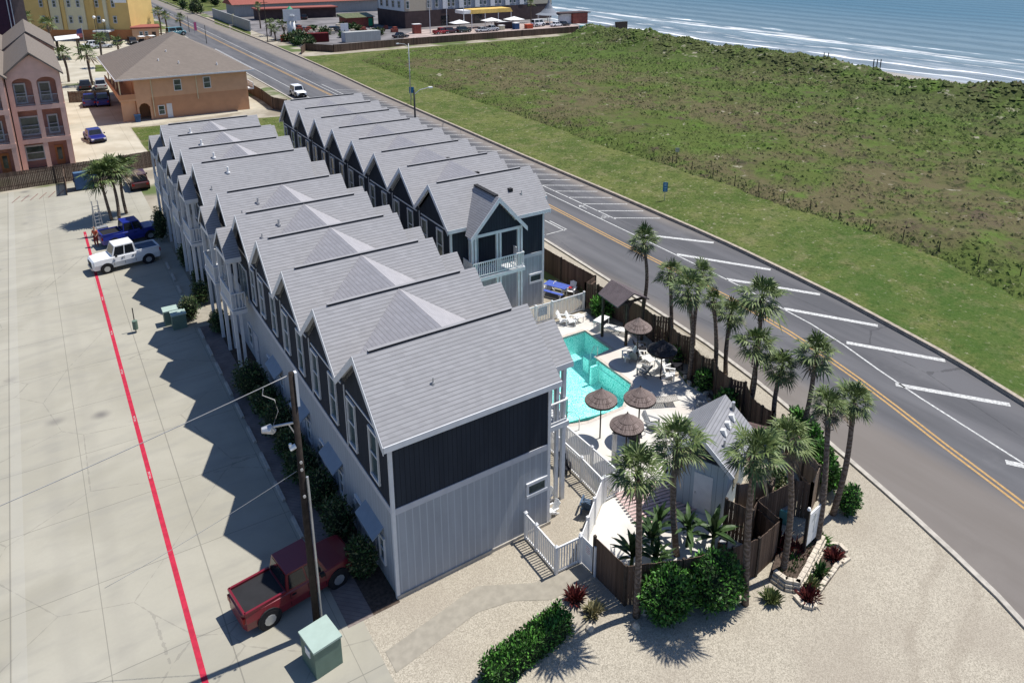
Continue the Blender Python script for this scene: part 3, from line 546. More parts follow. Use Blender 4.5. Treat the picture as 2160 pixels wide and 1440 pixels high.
# ------------------------------------------------------------------ plants
def palm(base, h, r_, label, lean=(0, 0), seed=0, n=37, group='fan palms', dry=6, cat='palm tree', tr=.115, far=False):
    r_ *= 1.2 if not far else 1.1; rd = random.Random(seed*17+5); t = thing('palm_tree', label, cat, (base[0], base[1], 0), 0, group)
    top = Vector((lean[0], lean[1], h)); b = MB(); bx, by = rd.uniform(-.22, .22), rd.uniform(-.22, .22)
    ns = 4 if far else 12
    b.tube([(top.x*(s*s)+bx*sin(s*pi), top.y*(s*s)+by*sin(s*pi), h*s) for s in [i/ns for i in range(ns+1)]], [tr*(1.25-.35*i/ns)*(1+(0 if far else rd.uniform(-.05, .05))) if i < ns-1 else tr*1.25 for i in range(ns+1)], 6 if far else 9)
    b.ob('trunk', M['palm_trunk'], t, smooth=True)
    if not far:
        bt = MB()
        for i in range(26):   # old leaf boots below the crown
            a = i*2.4; z = h-.15-i*.035*r_; c = Vector((top.x*(z/h)**2, top.y*(z/h)**2, z)); d = Vector((cos(a), sin(a), .9)); bt.bar(c+d*tr*.6, c+d*tr*2.1, .05, .02)
        bt.ob('leaf_boots', M['palm_trunk'], t)
    cr = MB(); cr.rec = False
    for i in range(n):
        a = i*2.39996+rd.uniform(-.25, .25); q = (i+.5)/n; old = q > 1-dry/n; el = radians(80-118*q**.9+rd.uniform(-14, 14)); L_ = r_*rd.uniform(.68, 1.2)*(1.12-.25*q)
        cr.m = 1 if old and rd.random() < .6 else 0
        d = Vector((cos(a)*cos(el), sin(a)*cos(el), sin(el))); side = Vector((-sin(a), cos(a), 0)); up = side.cross(d).normalized()*-1
        if up.z < 0: up = -up
        pet = L_*.46; c0 = top+d*pet; sg = .22*L_
        pm = top+d*pet*.5+up*.04*L_
        w_ = .012+.010*r_
        cr.add([top-side*w_, top+side*w_, c0+side*w_*.7, c0-side*w_*.7], [(0, 1, 2, 3)])
        nl = 7 if far else 13
        for k in range(nl):
            f = (k/(nl-1)-.5)*2; an = f*1.45+rd.uniform(-.07, .07); dd = (d*cos(an)+side*sin(an)+up*(.18*abs(f))).normalized(); ll = L_*(.68-.22*abs(f))*rd.uniform(.8, 1.12)
            mid = c0+dd*ll*.55+Vector((0, 0, -.04*ll)); tip = c0+dd*ll+Vector((0, 0, -(.15+.35*rd.random())*ll)); pw = dd.cross(up).normalized()*(ll*(.10 if far else .052))
            cr.add([c0, mid+pw, tip, mid-pw], [(0, 1, 2, 3)])
    if not far:
        cr.m = 1
        for i in range(rd.choice((3, 5, 8, 10))):
            a = rd.random()*6.28; d = Vector((cos(a)*.35, sin(a)*.35, -1)).normalized(); sd = Vector((-sin(a), cos(a), 0)); c0 = top+Vector((cos(a), sin(a), -.3))*.18*r_; ll = r_*rd.uniform(.4, .75)
            for k in range(6):
                f = (k/5-.5)*.9; dd = (d+sd*f).normalized(); cr.add([c0, c0+dd*ll*.6+sd*.025*ll, c0+dd*ll, c0+dd*ll*.6-sd*.025*ll], [(0, 1, 2, 3)])
    cr.ob('crown', [M['frond'], M['frond_dry']], t); return t
PG = 'fan palms around the pool yard and verge strip'
palms = [((24.4, 10.6), 5.2, 1.12, 'slender palm beside the road just behind the slatted pavilion', (-.1, .1)),
 ((24.0, 7.2), 4.45, 1.0, 'leftmost of the three close palms outside the zigzag fence', (-.3, .2)), ((21.1, 2.65), 5.7, 1.12, 'thick-trunked palm inside the fence behind the shaded umbrella', (-.4, .25)),
 ((24.2, 5.4), 4.9, .88, 'thin dark-trunked palm close behind the thick-trunked one, nearer the road', (.2, -.1)), ((22.35, 1.83), 5.1, .72, 'small-headed slim palm standing against the zigzag fence', (-.35, .25)),
 ((23.3, 1.8), 3.8, .95, 'short leaning palm on the sandy strip outside the zigzag fence', (.35, .3)), ((23.05, -.4), 6.0, 1.35, 'palm with the broadest dark crown, reaching over the road', (.05, 0)),
 ((21.05, -1.85), 4.4, 1.12, 'pale green bushy palm just behind the white-vented shed', (.1, 0)), ((21.4, -3.35), 3.6, 1.0, 'short stout palm at the corner beside the plum-roofed lean-to', (.1, 0)),
 ((22.0, -4.6), 4.9, 1.08, 'palm with a dark leaning trunk in front of the bright green hedge by the road', (.3, -.1)),
 ((16.4, -9.75), 6.0, .80, 'left one of the crossing pair of palms beside the sign board', (.9, .9)), ((18.6, -9.0), 5.6, .92, 'right one of the crossing pair, behind the sign board', (.5, .1)),
 ((11.5, -10.1), 6.9, .98, 'tall palm in front of the wooden fence, right of the round dark bush', (-.2, .2)), ((13.9, -9.95), 6.4, .88, 'palm rising from the corner of the stone planter', (-.3, .3)),
 ((11.0, -6.8), 5.4, 1.15, 'full-headed palm inside the yard left of the shed', (-.25, .2)), ((7.57, -8.15), 6.5, .98, 'nearest palm, standing left of the bright round bush', (-.15, .15))]
for i, (bs, h, r_, lb, ln) in enumerate(palms): palm(bs, h, r_, lb, ln, i+1, group=PG)
for i, (bs, h, r_, lb, ln) in enumerate([((-4.35, 51.3), 4.1, 1.45, 'left palm of the clump of three by the driveway', (-.35, 0)), ((-3.75, 51.2), 4.5, 1.45, 'middle palm of the clump of three by the driveway', (-.15, .2)), ((-3.0, 52.6), 4.2, 1.5, 'right palm of the clump of three, behind the blue pickup', (.05, .1))]):
    palm(bs, h, r_, lb, ln, 40+i, n=44, dry=12, group='clump of three palms by the driveway')
fp = [((.3, 130), 5.6, 2.1, 'dark dense palm behind the fence with the two parked cars'), ((-3.0, 135.8), 4.9, 1.7, 'palm leaning beside the pink building, left of the dark palm'), ((4.0, 151), 5.7, 1.6, 'palm on the small lawn behind the orange lodge'), ((8.0, 160), 4.0, 1.5, 'short palm behind the left corner of the orange lodge roof'),
 ((17.4, 231), 6.3, 1.7, 'palm against the right edge of the yellow hotel'), ((22.7, 207), 6.0, 1.7, 'left palm of the three beyond the orange-roofed hut'), ((24.9, 210), 4.6, 1.8, 'middle palm of the three beyond the orange-roofed hut'), ((29, 214), 3.6, 1.6, 'right palm of the three beyond the orange-roofed hut'),
 ((50, 210), 6.6, 1.4, 'tall thin palm behind the white lighthouse sign'), ((47.6, 190), 3.2, 1.7, 'low palm left of the white lighthouse sign'), ((48.6, 181), 3.6, 1.9, 'low palm at the foot of the white lighthouse sign'), ((45.5, 178), 2.8, 1.6, 'scrubby palm by the roadside left of the lighthouse sign'),
 ((-3.3, 196), 5.0, 2.2, 'palm in front of the yellow hotel beside the purple block'), ((-7.5, 205), 6.0, 2.2, 'taller palm between the purple block and the yellow hotel'), ((130.5, 186), 6.2, 1.6, 'palm against the beach hotel corner by the tent')]
for i, (bs, h, r_, lb) in enumerate(fp): palm(bs, h, r_, lb, (random.uniform(-.3, .3), 0), 70+i, n=26, far=True, group='distant palms', dry=4, tr=.17)

def leafy(name, label, cat, loc, rx, ry, rz_, n, ls, mt='bush', mt2=None, seed=0, group=None, box=False, up=.5, z0=0., core=True, stem=False):
    rd = random.Random(seed+99); t = thing(name, label, cat, (loc[0], loc[1], 0), loc[2] if len(loc) > 2 else 0, group); b = MB(); b.rec = False
    for i in range(n):
        if box:
            p = [rd.uniform(-1, 1) for _ in range(3)]; ax = rd.choice((0, 1, 2, 2)); p[ax] = (1 if ax == 2 or rd.random() < .5 else -1); p = Vector(p)*rd.uniform(.9, 1.06); p.z = max(-1, p.z)
            nrm = Vector([0, 0, 0]); nrm[ax] = 1 if p[ax] > 0 else -1
        else:
            v = Vector((rd.gauss(0, 1), rd.gauss(0, 1), rd.gauss(0, 1))).normalized(); f = 1+.20*mnoise.noise(v*2.2+Vector((seed, 0, 0)))+.12*mnoise.noise(v*5+Vector((0, seed, 0))); p = v*f*rd.uniform(.72, 1.05); nrm = v
        c = Vector((p.x*rx, p.y*ry, z0+rz_+p.z*rz_)); c.z = max(c.z, .03)
        d = (nrm*.6+Vector((rd.uniform(-1, 1), rd.uniform(-1, 1), rd.uniform(-.3, 1)*up*2))).normalized(); s = d.cross(Vector((rd.uniform(-1, 1), rd.uniform(-1, 1), rd.uniform(-1, 1)))).normalized(); l_ = ls*rd.uniform(.7, 1.4)
        b.m = 1 if mt2 and rd.random() < .45 else 0
        b.add([c, c+d*l_*.5+s*l_*.22, c+d*l_, c+d*l_*.5-s*l_*.22], [(0, 1, 2, 3)])
    b.ob('foliage', [M[mt], M[mt2 or mt]], t)
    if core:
        k = MB()  # solid dark core behind the leaves, stops see-through gaps
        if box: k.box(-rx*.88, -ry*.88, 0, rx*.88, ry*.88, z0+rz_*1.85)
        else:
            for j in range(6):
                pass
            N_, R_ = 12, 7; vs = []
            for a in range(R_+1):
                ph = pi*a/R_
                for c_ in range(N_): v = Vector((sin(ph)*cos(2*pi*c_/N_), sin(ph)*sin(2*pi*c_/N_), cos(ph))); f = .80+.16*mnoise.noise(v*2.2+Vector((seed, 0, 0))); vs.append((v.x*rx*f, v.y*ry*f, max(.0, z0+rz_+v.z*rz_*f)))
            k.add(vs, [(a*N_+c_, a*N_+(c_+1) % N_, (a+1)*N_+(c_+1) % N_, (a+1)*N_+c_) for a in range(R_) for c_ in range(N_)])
        k.ob('inner_core', M['bush_core'], t)
    return t
leafy('round_bush', 'bright green round bush in front of the wooden fence', 'bush', (8.6, -8.7), 1.02, .95, 1.0, 3600, .16, 'bush_bright', 'bush', 1)
leafy('round_bush', 'darker round bush right of the bright green one', 'bush', (10.55, -9.35), 1.15, 1.0, 1.05, 3600, .16, 'bush', 'bush_bright', 2)
leafy('hedge', 'clipped dark hedge on the gravel in the foreground', 'hedge', (3.2, -7.25, radians(7)), 1.75, .42, .46, 5200, .13, 'bush', 'bush_bright', 3, box=True)
leafy('hedge', 'bright green shrub hedge by the road behind the sign board fence', 'hedge', (22.0, -4.9, radians(60)), 1.7, .5, .65, 2400, .2, 'bush_bright', 'bush', 4)
leafy('hedge', 'green shrub hedge against the tan end of the enclosure', 'hedge', (20.4, -7.2, radians(52)), 1.6, .5, .7, 2400, .2, 'bush', 'bush_bright', 5)
leafy('shrub', 'green shrub at the foot of the crossing palms', 'shrub', (19.3, -9.3), .5, .45, .7, 900, .16, 'bush', 'bush_bright', 6)
leafy('round_bush', 'olive green ball-shaped bush beside the two green utility boxes', 'bush', (-2.0, 26.9), .6, .6, .85, 1100, .13, 'bush_olive', 'bush', 7)
for i, (x, y, r_, h, lb) in enumerate(((-.9, 28.8, .6, .9, 'dark bush under the first balcony beyond the gap'), (-.5, 31.6, .5, .8, 'dark bush under the near balcony, left of the posts'), (-.6, 36.5, .5, 1.0, 'dark shrub between the white pickup and the balconies'), (-1.3, 43.2, .6, 1.6, 'tall dark shrub in front of the blue pickup'))):
    leafy('shrub', lb, 'shrub', (x, y), r_, r_, h, 700, .15, 'bush', 'bush_olive', 20+i, 'dark shrubs along the driveway front')
for i, (x, y, r_, h, lb) in enumerate(((-.45, 24.0, .5, .7, 'leafy plant under the nearest balcony'), (-.6, 15.3, .8, .95, 'large rounded bush at the foot of the nearest balcony post'), (-.35, 13.2, .65, .7, 'dark bush below the fourth house'), (-.3, 10.9, .7, .85, 'dark bush below the boundary of the third and fourth houses'), (-.3, 8.8, .6, .6, 'low dark bush below the third house'), (-.35, 6.8, .7, .7, 'dark bush behind the utility pole'), (-.2, 4.6, .6, .8, 'dark bush below the second house'), (-.2, 2.2, .55, .9, 'upright dark bush under the first awning'), (-.1, -.3, .5, .8, 'dark bush by the front corner of the nearest house'))):
    leafy('shrub', lb, 'shrub', (x-.25, y), r_*1.15, r_*1.4, h*1.05, 1100, .15, 'bush', 'bush_olive', 30+i, 'dark bushes in the front bed')
for i, (x, y, s_, mt_, mt2_, lb) in enumerate(((10.9, 24.6, 1.0, 'bush_bright', 'mixgrass', 'light green shrub between the rows, in front of the sixth road-side house'), (10.6, 35.8, 1.0, 'bush_bright', 'mixgrass', 'tall yellow-green spiky shrub between the rows'), (10.9, 41.0, .9, 'bush', 'bush_bright', 'dark green shrub farther along between the rows'), (11.0, 33.6, .7, 'redleaf', 'bush', 'pink flowering shrub beside the spiky shrub between the rows'), (10.5, 21.0, .6, 'bush', 'bush_bright', 'low green plants between the rows near the pool'))):
    leafy('shrub', lb, 'shrub', (x, y), .7*s_, 1.3*s_, 1.6*s_, 1100, .3, mt_, mt2_, 50+i, up=1.2)
leafy('shrub', 'grassy green shrub in the corner by the slatted pavilion', 'shrub', (21.9, 11.9), .75, .75, .65, 1000, .3, 'bush_bright', 'bush', 61, up=1.2)
leafy('shrub', 'dark shrub in the bed behind the pool, left of the shed', 'shrub', (20.3, -.9), .7, .5, .7, 700, .2, 'bush', 'bush_bright', 62)
leafy('shrub', 'dark shrub in the shade beside the thick-trunked palm', 'shrub', (21.2, 1.5), .6, .5, .6, 600, .2, 'bush', 'bush_bright', 63)
leafy('shrub', 'small shrub beside the chair at the fence corner', 'shrub', (21.9, 4.6), .5, .4, .5, 400, .2, 'bush', 'bush_bright', 64)
leafy('shrub', 'shaggy bush beside the gate inside the wooden enclosure', 'shrub', (17.3, -6.4), .9, .6, .6, 700, .2, 'bush', 'bush_olive', 65)

def spiky(name, label, cat, loc, r_, h, n, mt, seed=0, group=None, wd=.03):
    rd = random.Random(seed); t = MB(); t.rec = False
    for i in range(n):
        a = rd.random()*6.28; e = rd.uniform(.5, 1.5); l_ = h*rd.uniform(.6, 1.1); d = Vector((cos(a)*cos(e), sin(a)*cos(e), sin(e))); s = Vector((-sin(a), cos(a), 0))*wd*rd.uniform(.6, 1.3)
        o_ = Vector((cos(a), sin(a), 0))*rd.random()*r_*.5; m_ = o_+d*l_*.6; tp = o_+d*l_+Vector((0, 0, -.15*l_)); t.add([o_-s, o_+s, m_+s, tp, m_-s], [(0, 1, 2, 3, 4)])
    return tag(t.ob(name, M[mt], loc=(loc[0], loc[1], 0)), label, cat, group)
for i, (x, y, h, m_, lb) in enumerate(((13.75, -11.35, .6, 'redleaf', 'deep red spiky plant at the near end of the stone planter'), (16.4, -10.6, .5, 'redleaf', 'dark red plant at the far end of the stone planter'), (14.9, -8.95, .95, 'redleaf', 'bright red spiky shrub against the dark enclosure fence'), (15.1, -9.6, .8, 'redleaf', 'rust red plant beside the foot of the black sign post'),
    (13.9, -10.2, .55, 'mixgrass', 'green clump at the left end of the upper planter bed'), (14.6, -10.0, .6, 'bush_bright', 'bright green clump in the middle of the upper planter bed'), (15.6, -9.95, .55, 'mixgrass', 'green clump in front of the sign board'), (16.6, -9.8, .55, 'bush_bright', 'bushy green clump at the right end of the upper planter bed'), (14.3, -10.95, .5, 'mixgrass', 'yellow-green plant in the lower planter bed'), (15.2, -10.75, .5, 'bush', 'dark green plant in the lower planter bed'),
    (12.5, -10.55, .55, 'mixgrass', 'small weed clump on the gravel left of the stone planter'), (6.1, -6.2, .6, 'redleaf', 'small red plant in the shade beside the gate'), (6.3, -7.1, .5, 'drygrass', 'dry stalks in the shade left of the fence'))):
    spiky('spiky_plant', lb, 'plant', (x, y), .5, h, 120, m_, i, 'small bedding plants', .03)
def grass_strip(label, pts, n, h, m_, seed):
    rd = random.Random(seed); b = MB(); b.rec = False
    for i in range(n):
        k_ = rd.randrange(len(pts)-1); f = rd.random(); p = Vector(pts[k_])*(1-f)+Vector(pts[k_+1])*f; x, y = p.x+rd.gauss(0, .18), p.y+rd.gauss(0, .18); a = rd.random()*6.28; l_ = h*rd.uniform(.5, 1.2); tx, ty = rd.gauss(0, .15), rd.gauss(0, .15)
        b.m = 0 if rd.random() < .5 else 1; b.add([(x-cos(a)*.03, y-sin(a)*.03, 0), (x+cos(a)*.03, y+sin(a)*.03, 0), (x+tx, y+ty, l_)], [(0, 1, 2)])
    return tag(b.ob('strip_grass', [M[m_], M['mixgrass']]), label, 'grass', kind='stuff')
grass_strip('tall dry grass along the outside of the zigzag fence', [(23.6, 14.5), (23.0, 10), (23.4, 8), (22.9, 5.0), (22.7, 3.0)], 1300, .8, 'drygrass', 1)
grass_strip('tall dry grass outside the near part of the zigzag fence', [(22.6, 2.4), (21.9, .6), (21.7, -1.3), (20.9, -2.9)], 1000, .75, 'drygrass', 2)
grass_strip('green weeds outside the brown fence by the road', [(23.5, 21), (23.3, 17), (23.1, 15)], 500, .5, 'bush_bright', 3)
def banana(loc, h, label, seed):
    rd = random.Random(seed); t = thing('banana_plant', label, 'plant', (loc[0], loc[1], 0), 0, 'broad-leaved plants in the yard'); b = MB(); b.tube([(0, 0, 0), (.05, 0, h*.5)], [.09, .06], 7); b.ob('stem', M['bush'], t); k = MB(); k.rec = False
    for i in range(22):
        a = i*2.4+rd.uniform(-.3, .3); e = rd.uniform(.35, 1.5); L_ = h*rd.uniform(.45, .65); d = Vector((cos(a)*cos(e), sin(a)*cos(e), sin(e))); s = Vector((-sin(a), cos(a), 0)); base = Vector((0, 0, h*rd.uniform(.2, .5))); prev = None
        for j in range(6):
            f = j/5; c = base+d*L_*f+Vector((0, 0, -.35*L_*f*f)); w_ = h*.048*sin(pi*min(1, .12+f*.9)); cur = (c-s*w_+Vector((0, 0, .03)), c, c+s*w_+Vector((0, 0, .03)))
            if prev: k.add([*prev, *cur], [(0, 1, 4, 3), (1, 2, 5, 4)])
            prev = cur
    k.ob('leaves', M['banana'], t)
for i, (x, y, h, lb) in enumerate(((8.9, -6.3, 2.2, 'broad-leaved plant just inside the wooden fence, nearest the gate'), (10.2, -6.1, 2.2, 'broad-leaved plant beside the full-headed palm'), (11.7, -6.7, 2.2, 'broad-leaved plant in front of the shed door'), (12.5, -7.4, 2.4, 'broad-leaved plant on the right, by the dark enclosure corner'), (9.6, -7.0, 2.0, 'low broad-leaved plant behind the bright round bush'), (11.0, -5.6, 2.0, 'small broad-leaved plant at the edge of the slatted boards'))): banana((x, y), h, lb, i)

# ------------------------------------------------------------------ fences
def wood_fence(label, pts, h=1.9, m_='fence_wood', name='wooden_fence', both=True):
    t = thing(name, label, 'fence', (pts[0][0], pts[0][1], 0)); O = Vector((*pts[0], 0)); rd = random.Random(len(label))
    for p, q in zip(pts, pts[1:]):
        p, q = Vector((*p, 0))-O, Vector((*q, 0))-O; d = (q-p); L_ = d.length; d.normalize(); n_ = Vector((-d.y, d.x, 0)); b = MB(); k = max(1, int(L_/.15))
        for i in range(k):
            c0, c1 = p+d*(L_*i/k+.006), p+d*(L_*(i+1)/k-.006); hh = h+rd.uniform(-.02, .02); o_ = n_*.012
            b.add([c0-o_, c1-o_, c1+o_, c0+o_]+[v+Vector((0, 0, hh)) for v in (c0-o_, c1-o_, c1+o_, c0+o_)], [(4, 5, 6, 7), (0, 1, 5, 4), (1, 2, 6, 5), (2, 3, 7, 6), (3, 0, 4, 7)])
        b.ob('fence_boards', M[m_], t)
        for z in (.4, 1.5): r_ = MB(); r_.bar(p+n_*.04+Vector((0, 0, z*h/1.9)), q+n_*.04+Vector((0, 0, z*h/1.9)), .05, .09); r_.ob('rail', M[m_], t)
    for p in pts: p = Vector((*p, 0))-O; b = MB(); b.cb((p.x, p.y, 0), .11, .11, h+.06); b.ob('fence_post', M['post_wood'], t)
    return t
def picket(label, pts, h=1.35, name='picket_fence', sp=.13):
    t = thing(name, label, 'fence', (pts[0][0], pts[0][1], 0)); O = Vector((*pts[0], 0))
    for p, q in zip(pts, pts[1:]):
        p, q = Vector((*p, 0))-O, Vector((*q, 0))-O; L_ = (q-p).length; b = MB(); k = max(1, int(L_/sp))
        for i in range(1, k): c = p+(q-p)*i/k; b.box(c.x-.022, c.y-.022, .08, c.x+.022, c.y+.022, h-.03)
        for z in (.12, h-.05): b.bar(p+Vector((0, 0, z)), q+Vector((0, 0, z)), .06, .08)
        b.ob('fence_pickets', M['vinyl'], t)
    for p in pts:
        p = Vector((*p, 0))-O; b = MB(); b.cb((p.x, p.y, 0), .11, .11, h+.05); b.add([(p.x-.08, p.y-.08, h+.05), (p.x+.08, p.y-.08, h+.05), (p.x+.08, p.y+.08, h+.05), (p.x-.08, p.y+.08, h+.05), (p.x, p.y, h+.14)], [(0, 1, 4), (1, 2, 4), (2, 3, 4), (3, 0, 4), (3, 2, 1, 0)]); b.ob('fence_post', M['vinyl'], t)
    return t
picket('white picket fence from the end wall of the nearest house to the gate', [(6.2, -2.48), (6.2, -3.3), (6.18, -4.78), (7.36, -4.84)])
picket('white picket fence between the gravel patio and the walkway', [(10.3, -2.6), (10.4, -.9), (10.42, .6), (10.45, 2.2), (10.45, 4)])
picket('white picket fence beside the pool handrail', [(11.22, 3.4), (11.22, 1.5), (11.24, -.6), (11.22, -2.6), (10.42, -2.62)], 1.4)
t = thing('panel_fence', 'plain white fence slanting from the gate to the picket corner', 'fence', (7.42, -4.8, 0)); pp = [(0, 0), (.8, .6), (1.75, 1.35), (2.8, 2.15)]
for p, q in zip(pp, pp[1:]): b = MB(); b.bar((*p, .68), (*q, .68), .04, 1.26); b.ob('fence_panel', M['vinyl'], t)
for p in pp: b = MB(); b.cb((*p, 0), .12, .12, 1.45); b.ob('fence_post', M['vinyl'], t)
t = thing('white_gate', 'white gate with a small red lettered notice beside the wooden fence', 'gate', (7.42, -4.92, 0)); b = MB(); b.bar((0, 0, .72), (.02, -.74, .72), .04, 1.3); b.ob('gate_panel', M['vinyl'], t); b = MB(); b.cb((.02, -.82, 0), .1, .1, 1.5); b.ob('fence_post', M['vinyl'], t)
b = MB(); b.box(-.035, -.58, .75, -.022, -.22, 1.25); sg = b.ob('notice_board', M['white'], t)
for i, (s_, z) in enumerate((('POOL', 1.15), ('RULES', 1.03), ('NO LIFEGUARD', .93), ('ON DUTY', .85))):
    me = txt(s_, .085 if i < 2 else .045, .001); me.materials.append(M['red_paint']); o = link('lettering', me, sg, (-.037, -.4, z)); o.rotation_euler = (pi/2, 0, -pi/2)
picket('white picket fence with a grey notice, between the patio and the north pool deck', [(14.2, 13.3), (17.2, 13.25), (18.5, 13.2), (21.2, 13.15)], 1.4, sp=.12)
tag(MB().box(17.35, 13.16, .6, 18.1, 13.19, 1.25).ob('notice_board', mat('grey_notice', (.33, .36, .40), .5, .3, 12)), 'grey printed notice hung on the white picket fence', 'sign')
wood_fence('dark brown fence beside the road next to the picnic table', [(22.7, 22.5), (22.7, 18), (22.85, 14.0), (21.5, 13.4)], 1.9)
wood_fence('zigzag wooden fence along the road side of the pool yard', [(21.5, 13.4), (22.1, 12.7), (22.5, 8.4), (22.3, 7.15), (23.0, 6.4), (22.2, 5.4), (21.95, 4.55), (22.3, 3.8), (21.6, 3.05), (21.2, 1.8), (21.5, 1.25), (21.0, .5), (20.8, -.7), (21.2, -1.4), (20.35, -2.55), (20.2, -3.4), (20.3, -4.05)])
wood_fence('brown fence with a leaning tan gate board beside the stout palm', [(20.3, -4.05), (19.5, -4.8), (20.45, -4.5)], 1.9, 'fence_wood_tan')
wood_fence('dark fence of the near enclosure behind the sign board', [(14.44, -9.2), (14.55, -7.88), (16.95, -7.98), (17.4, -8.55)], 1.9)
wood_fence('tan end fence of the enclosure facing the road', [(17.4, -8.55), (18.7, -8.0), (19.15, -6.85), (20.3, -5.2)], 1.9, 'fence_wood_tan')
wood_fence('dark inner fence between the shed and the enclosure', [(13.5, -7.1), (13.9, -8.2), (14.55, -7.9)], 1.9)
wood_fence('tan divider fence beside the shed', [(14.6, -6.75), (16.2, -7.4), (15.8, -7.6)], 1.9, 'fence_wood_tan')
wood_fence('long tan-brown fence at the front of the yard behind the two round bushes', [(7.46, -5.65), (7.52, -7.5), (9.6, -8.5), (11.65, -9.15), (12.9, -9.4), (14.44, -9.2)], 1.9)
wood_fence('weathered fence across the far end of the driveway', [(-40, 65.2), (-13, 66.6), (-8.0, 66.9), (-2, 67.6), (2.5, 68.4)], 1.9)
wood_fence('short fence screening the trash bin', [(-7.15, 66.7), (-7.3, 61.8)], 1.9)
wood_fence('brown fence beside the orange lodge, running to the road', [(21.8, 109), (21.9, 100), (21.6, 92.8), (22.8, 89.5)], 1.9)
wood_fence('dark fence beyond the two parked cars', [(-4.1, 114.4), (1.4, 112.6)], 1.8)
t = wood_fence('long dark fence between the green verge and the beach hotel car park', [(51.1, 149.6), (72.9, 152.6), (106.8, 154.4), (127, 155.2)], 1.8)
wood_fence('rickety red-brown fence at the verge corner by the road', [(43.6, 150), (46.5, 156), (51.1, 149.6)], 1.7)
for x, y, hh, lb, m_ in ((128.2, 153.4, 1.9, 'teal green utility box at the end of the long fence', 'tealbox'),):
    M['tealbox'] = mat('teal_paint', (.12, .34, .32), .6, .1); b = MB(); b.cb((x, y, 0), 3, 2.2, hh); b.cb((x, y, hh), 3.2, 2.4, .12); tag(b.ob('utility_box', M[m_]), lb, 'utility box')

# ------------------------------------------------------------------ pool yard
M['thatch_rim_shade'] = mat('thatch_edge_shade', (.03, .023, .02), .95, .2, 8)  # near-black lips and undersides paint in the shadow rings between tiers
def umbrella(loc, label, hr=2.4, r_=.84, tilt=0, m_='thatch', first=[None]):
    if first[0] is None or m_ != 'thatch':
        t = thing('thatch_umbrella', label, 'umbrella', (*loc, 0), 0, 'round thatched umbrellas by the pool'); b = MB(); b.tube([(0, 0, 0), (0, 0, hr+.45)], .038, 8); b.ob('pole', M['post_wood'], t, smooth=True)
        b = MB(); N_ = 28; tiers = [(.30, .02, .82), (.50, .24, .60), (.70, .40, .44), (.88, .54, .30), (1.0, .68, .14)]
        prev_r, z0 = 0, .86
        tiers = [(0.0, .30, .72, .47), (.22, .54, .52, .315), (.44, .78, .36, .155), (.68, 1.0, .20, .0)]
        for r0, r1, za, zb in tiers:
            rr = [r1*r_*(1+.02*random.uniform(-1, 1)) for _ in range(N_)]
            vs = [(r0*r_*cos(2*pi*k/N_), r0*r_*sin(2*pi*k/N_), za*.95) for k in range(N_)]+[(rr[k]*cos(2*pi*k/N_), rr[k]*sin(2*pi*k/N_), zb*.95) for k in range(N_)]+[(rr[k]*cos(2*pi*k/N_), rr[k]*sin(2*pi*k/N_), zb*.95-.10) for k in range(N_)]+[(r0*r_*cos(2*pi*k/N_), r0*r_*sin(2*pi*k/N_), za*.95-.1) for k in range(N_)]
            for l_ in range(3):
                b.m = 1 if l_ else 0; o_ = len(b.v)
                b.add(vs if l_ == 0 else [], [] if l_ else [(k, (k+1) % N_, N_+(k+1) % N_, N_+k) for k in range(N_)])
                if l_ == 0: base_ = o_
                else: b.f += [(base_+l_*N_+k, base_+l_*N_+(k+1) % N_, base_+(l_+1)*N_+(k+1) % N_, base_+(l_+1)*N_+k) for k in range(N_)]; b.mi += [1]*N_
        b.rec = False; c = b.ob('thatch_canopy', [M[m_], M['thatch_rim_shade']], t, (0, 0, hr-.06)); b = MB(); b.tube([(0, 0, .62), (0, 0, .74)], [.05, .015], 8); b.ob('finial', M['post_wood'], c)
        if m_ == 'thatch': first[0] = t
        return t
    t = copy_tree(first[0]); t.location = (*loc, 0); t['label'] = label; return t
umbrella((13.2, 1.2), 'thatched umbrella on the pool edge by the handrail'); umbrella((12.93, -1.16), 'thatched umbrella nearest the camera, over the picket fence corner'); umbrella((14.95, .2), 'thatched umbrella beside the slatted lounger at the pool corner')
umbrella((19.86, 5.94), 'thatched umbrella in front of the slatted pavilion')
M['thatch_dark'] = mat('dark_thatch', (.035, .033, .036), .95, .5, 9, bump=.5); umbrella((19.68, 3.6), 'dark umbrella against the wooden fence', 2.05, .88, m_='thatch_dark')  # darker thatch colour than on the other umbrellas

def adirondack(loc, rz, label, m_='white', s=.85, group='pool chairs'):
    t = thing('lounge_chair', label, 'chair', (*loc, .022), rz, group); K = (m_, s)
    def seat(b):
        for i in range(6): b.bar((-.28*s, (.32-.11*i)*s, (.36-.03*i)*s), (.28*s, (.32-.11*i)*s, (.36-.03*i)*s), .095*s, .03)
    part(('as',)+K, 'seat', seat, M[m_], t)
    def back(b):
        for i in range(5): x = (-.24+.12*i)*s; hh = (1.02-.05*abs(i-2))*s; b.bar((x*.8, -.22*s, .22*s), (x, -.62*s, hh), .105*s, .03)
    part(('ab',)+K, 'backrest', back, M[m_], t)
    for sd in (-1, 1):
        part(('aa', sd)+K, 'armrest', lambda b: b.bar((sd*.34*s, .38*s, .56*s), (sd*.34*s, -.42*s, .56*s), .11*s, .03), M[m_], t)
        part(('al', sd)+K, 'leg', lambda b: b.bar((sd*.32*s, .33*s, 0), (sd*.32*s, .33*s, .55*s), .05, .08), M[m_], t); part(('ar', sd)+K, 'leg', lambda b: b.bar((sd*.28*s, -.5*s, 0), (sd*.28*s, .2*s, .36*s), .04, .08), M[m_], t)
    return t
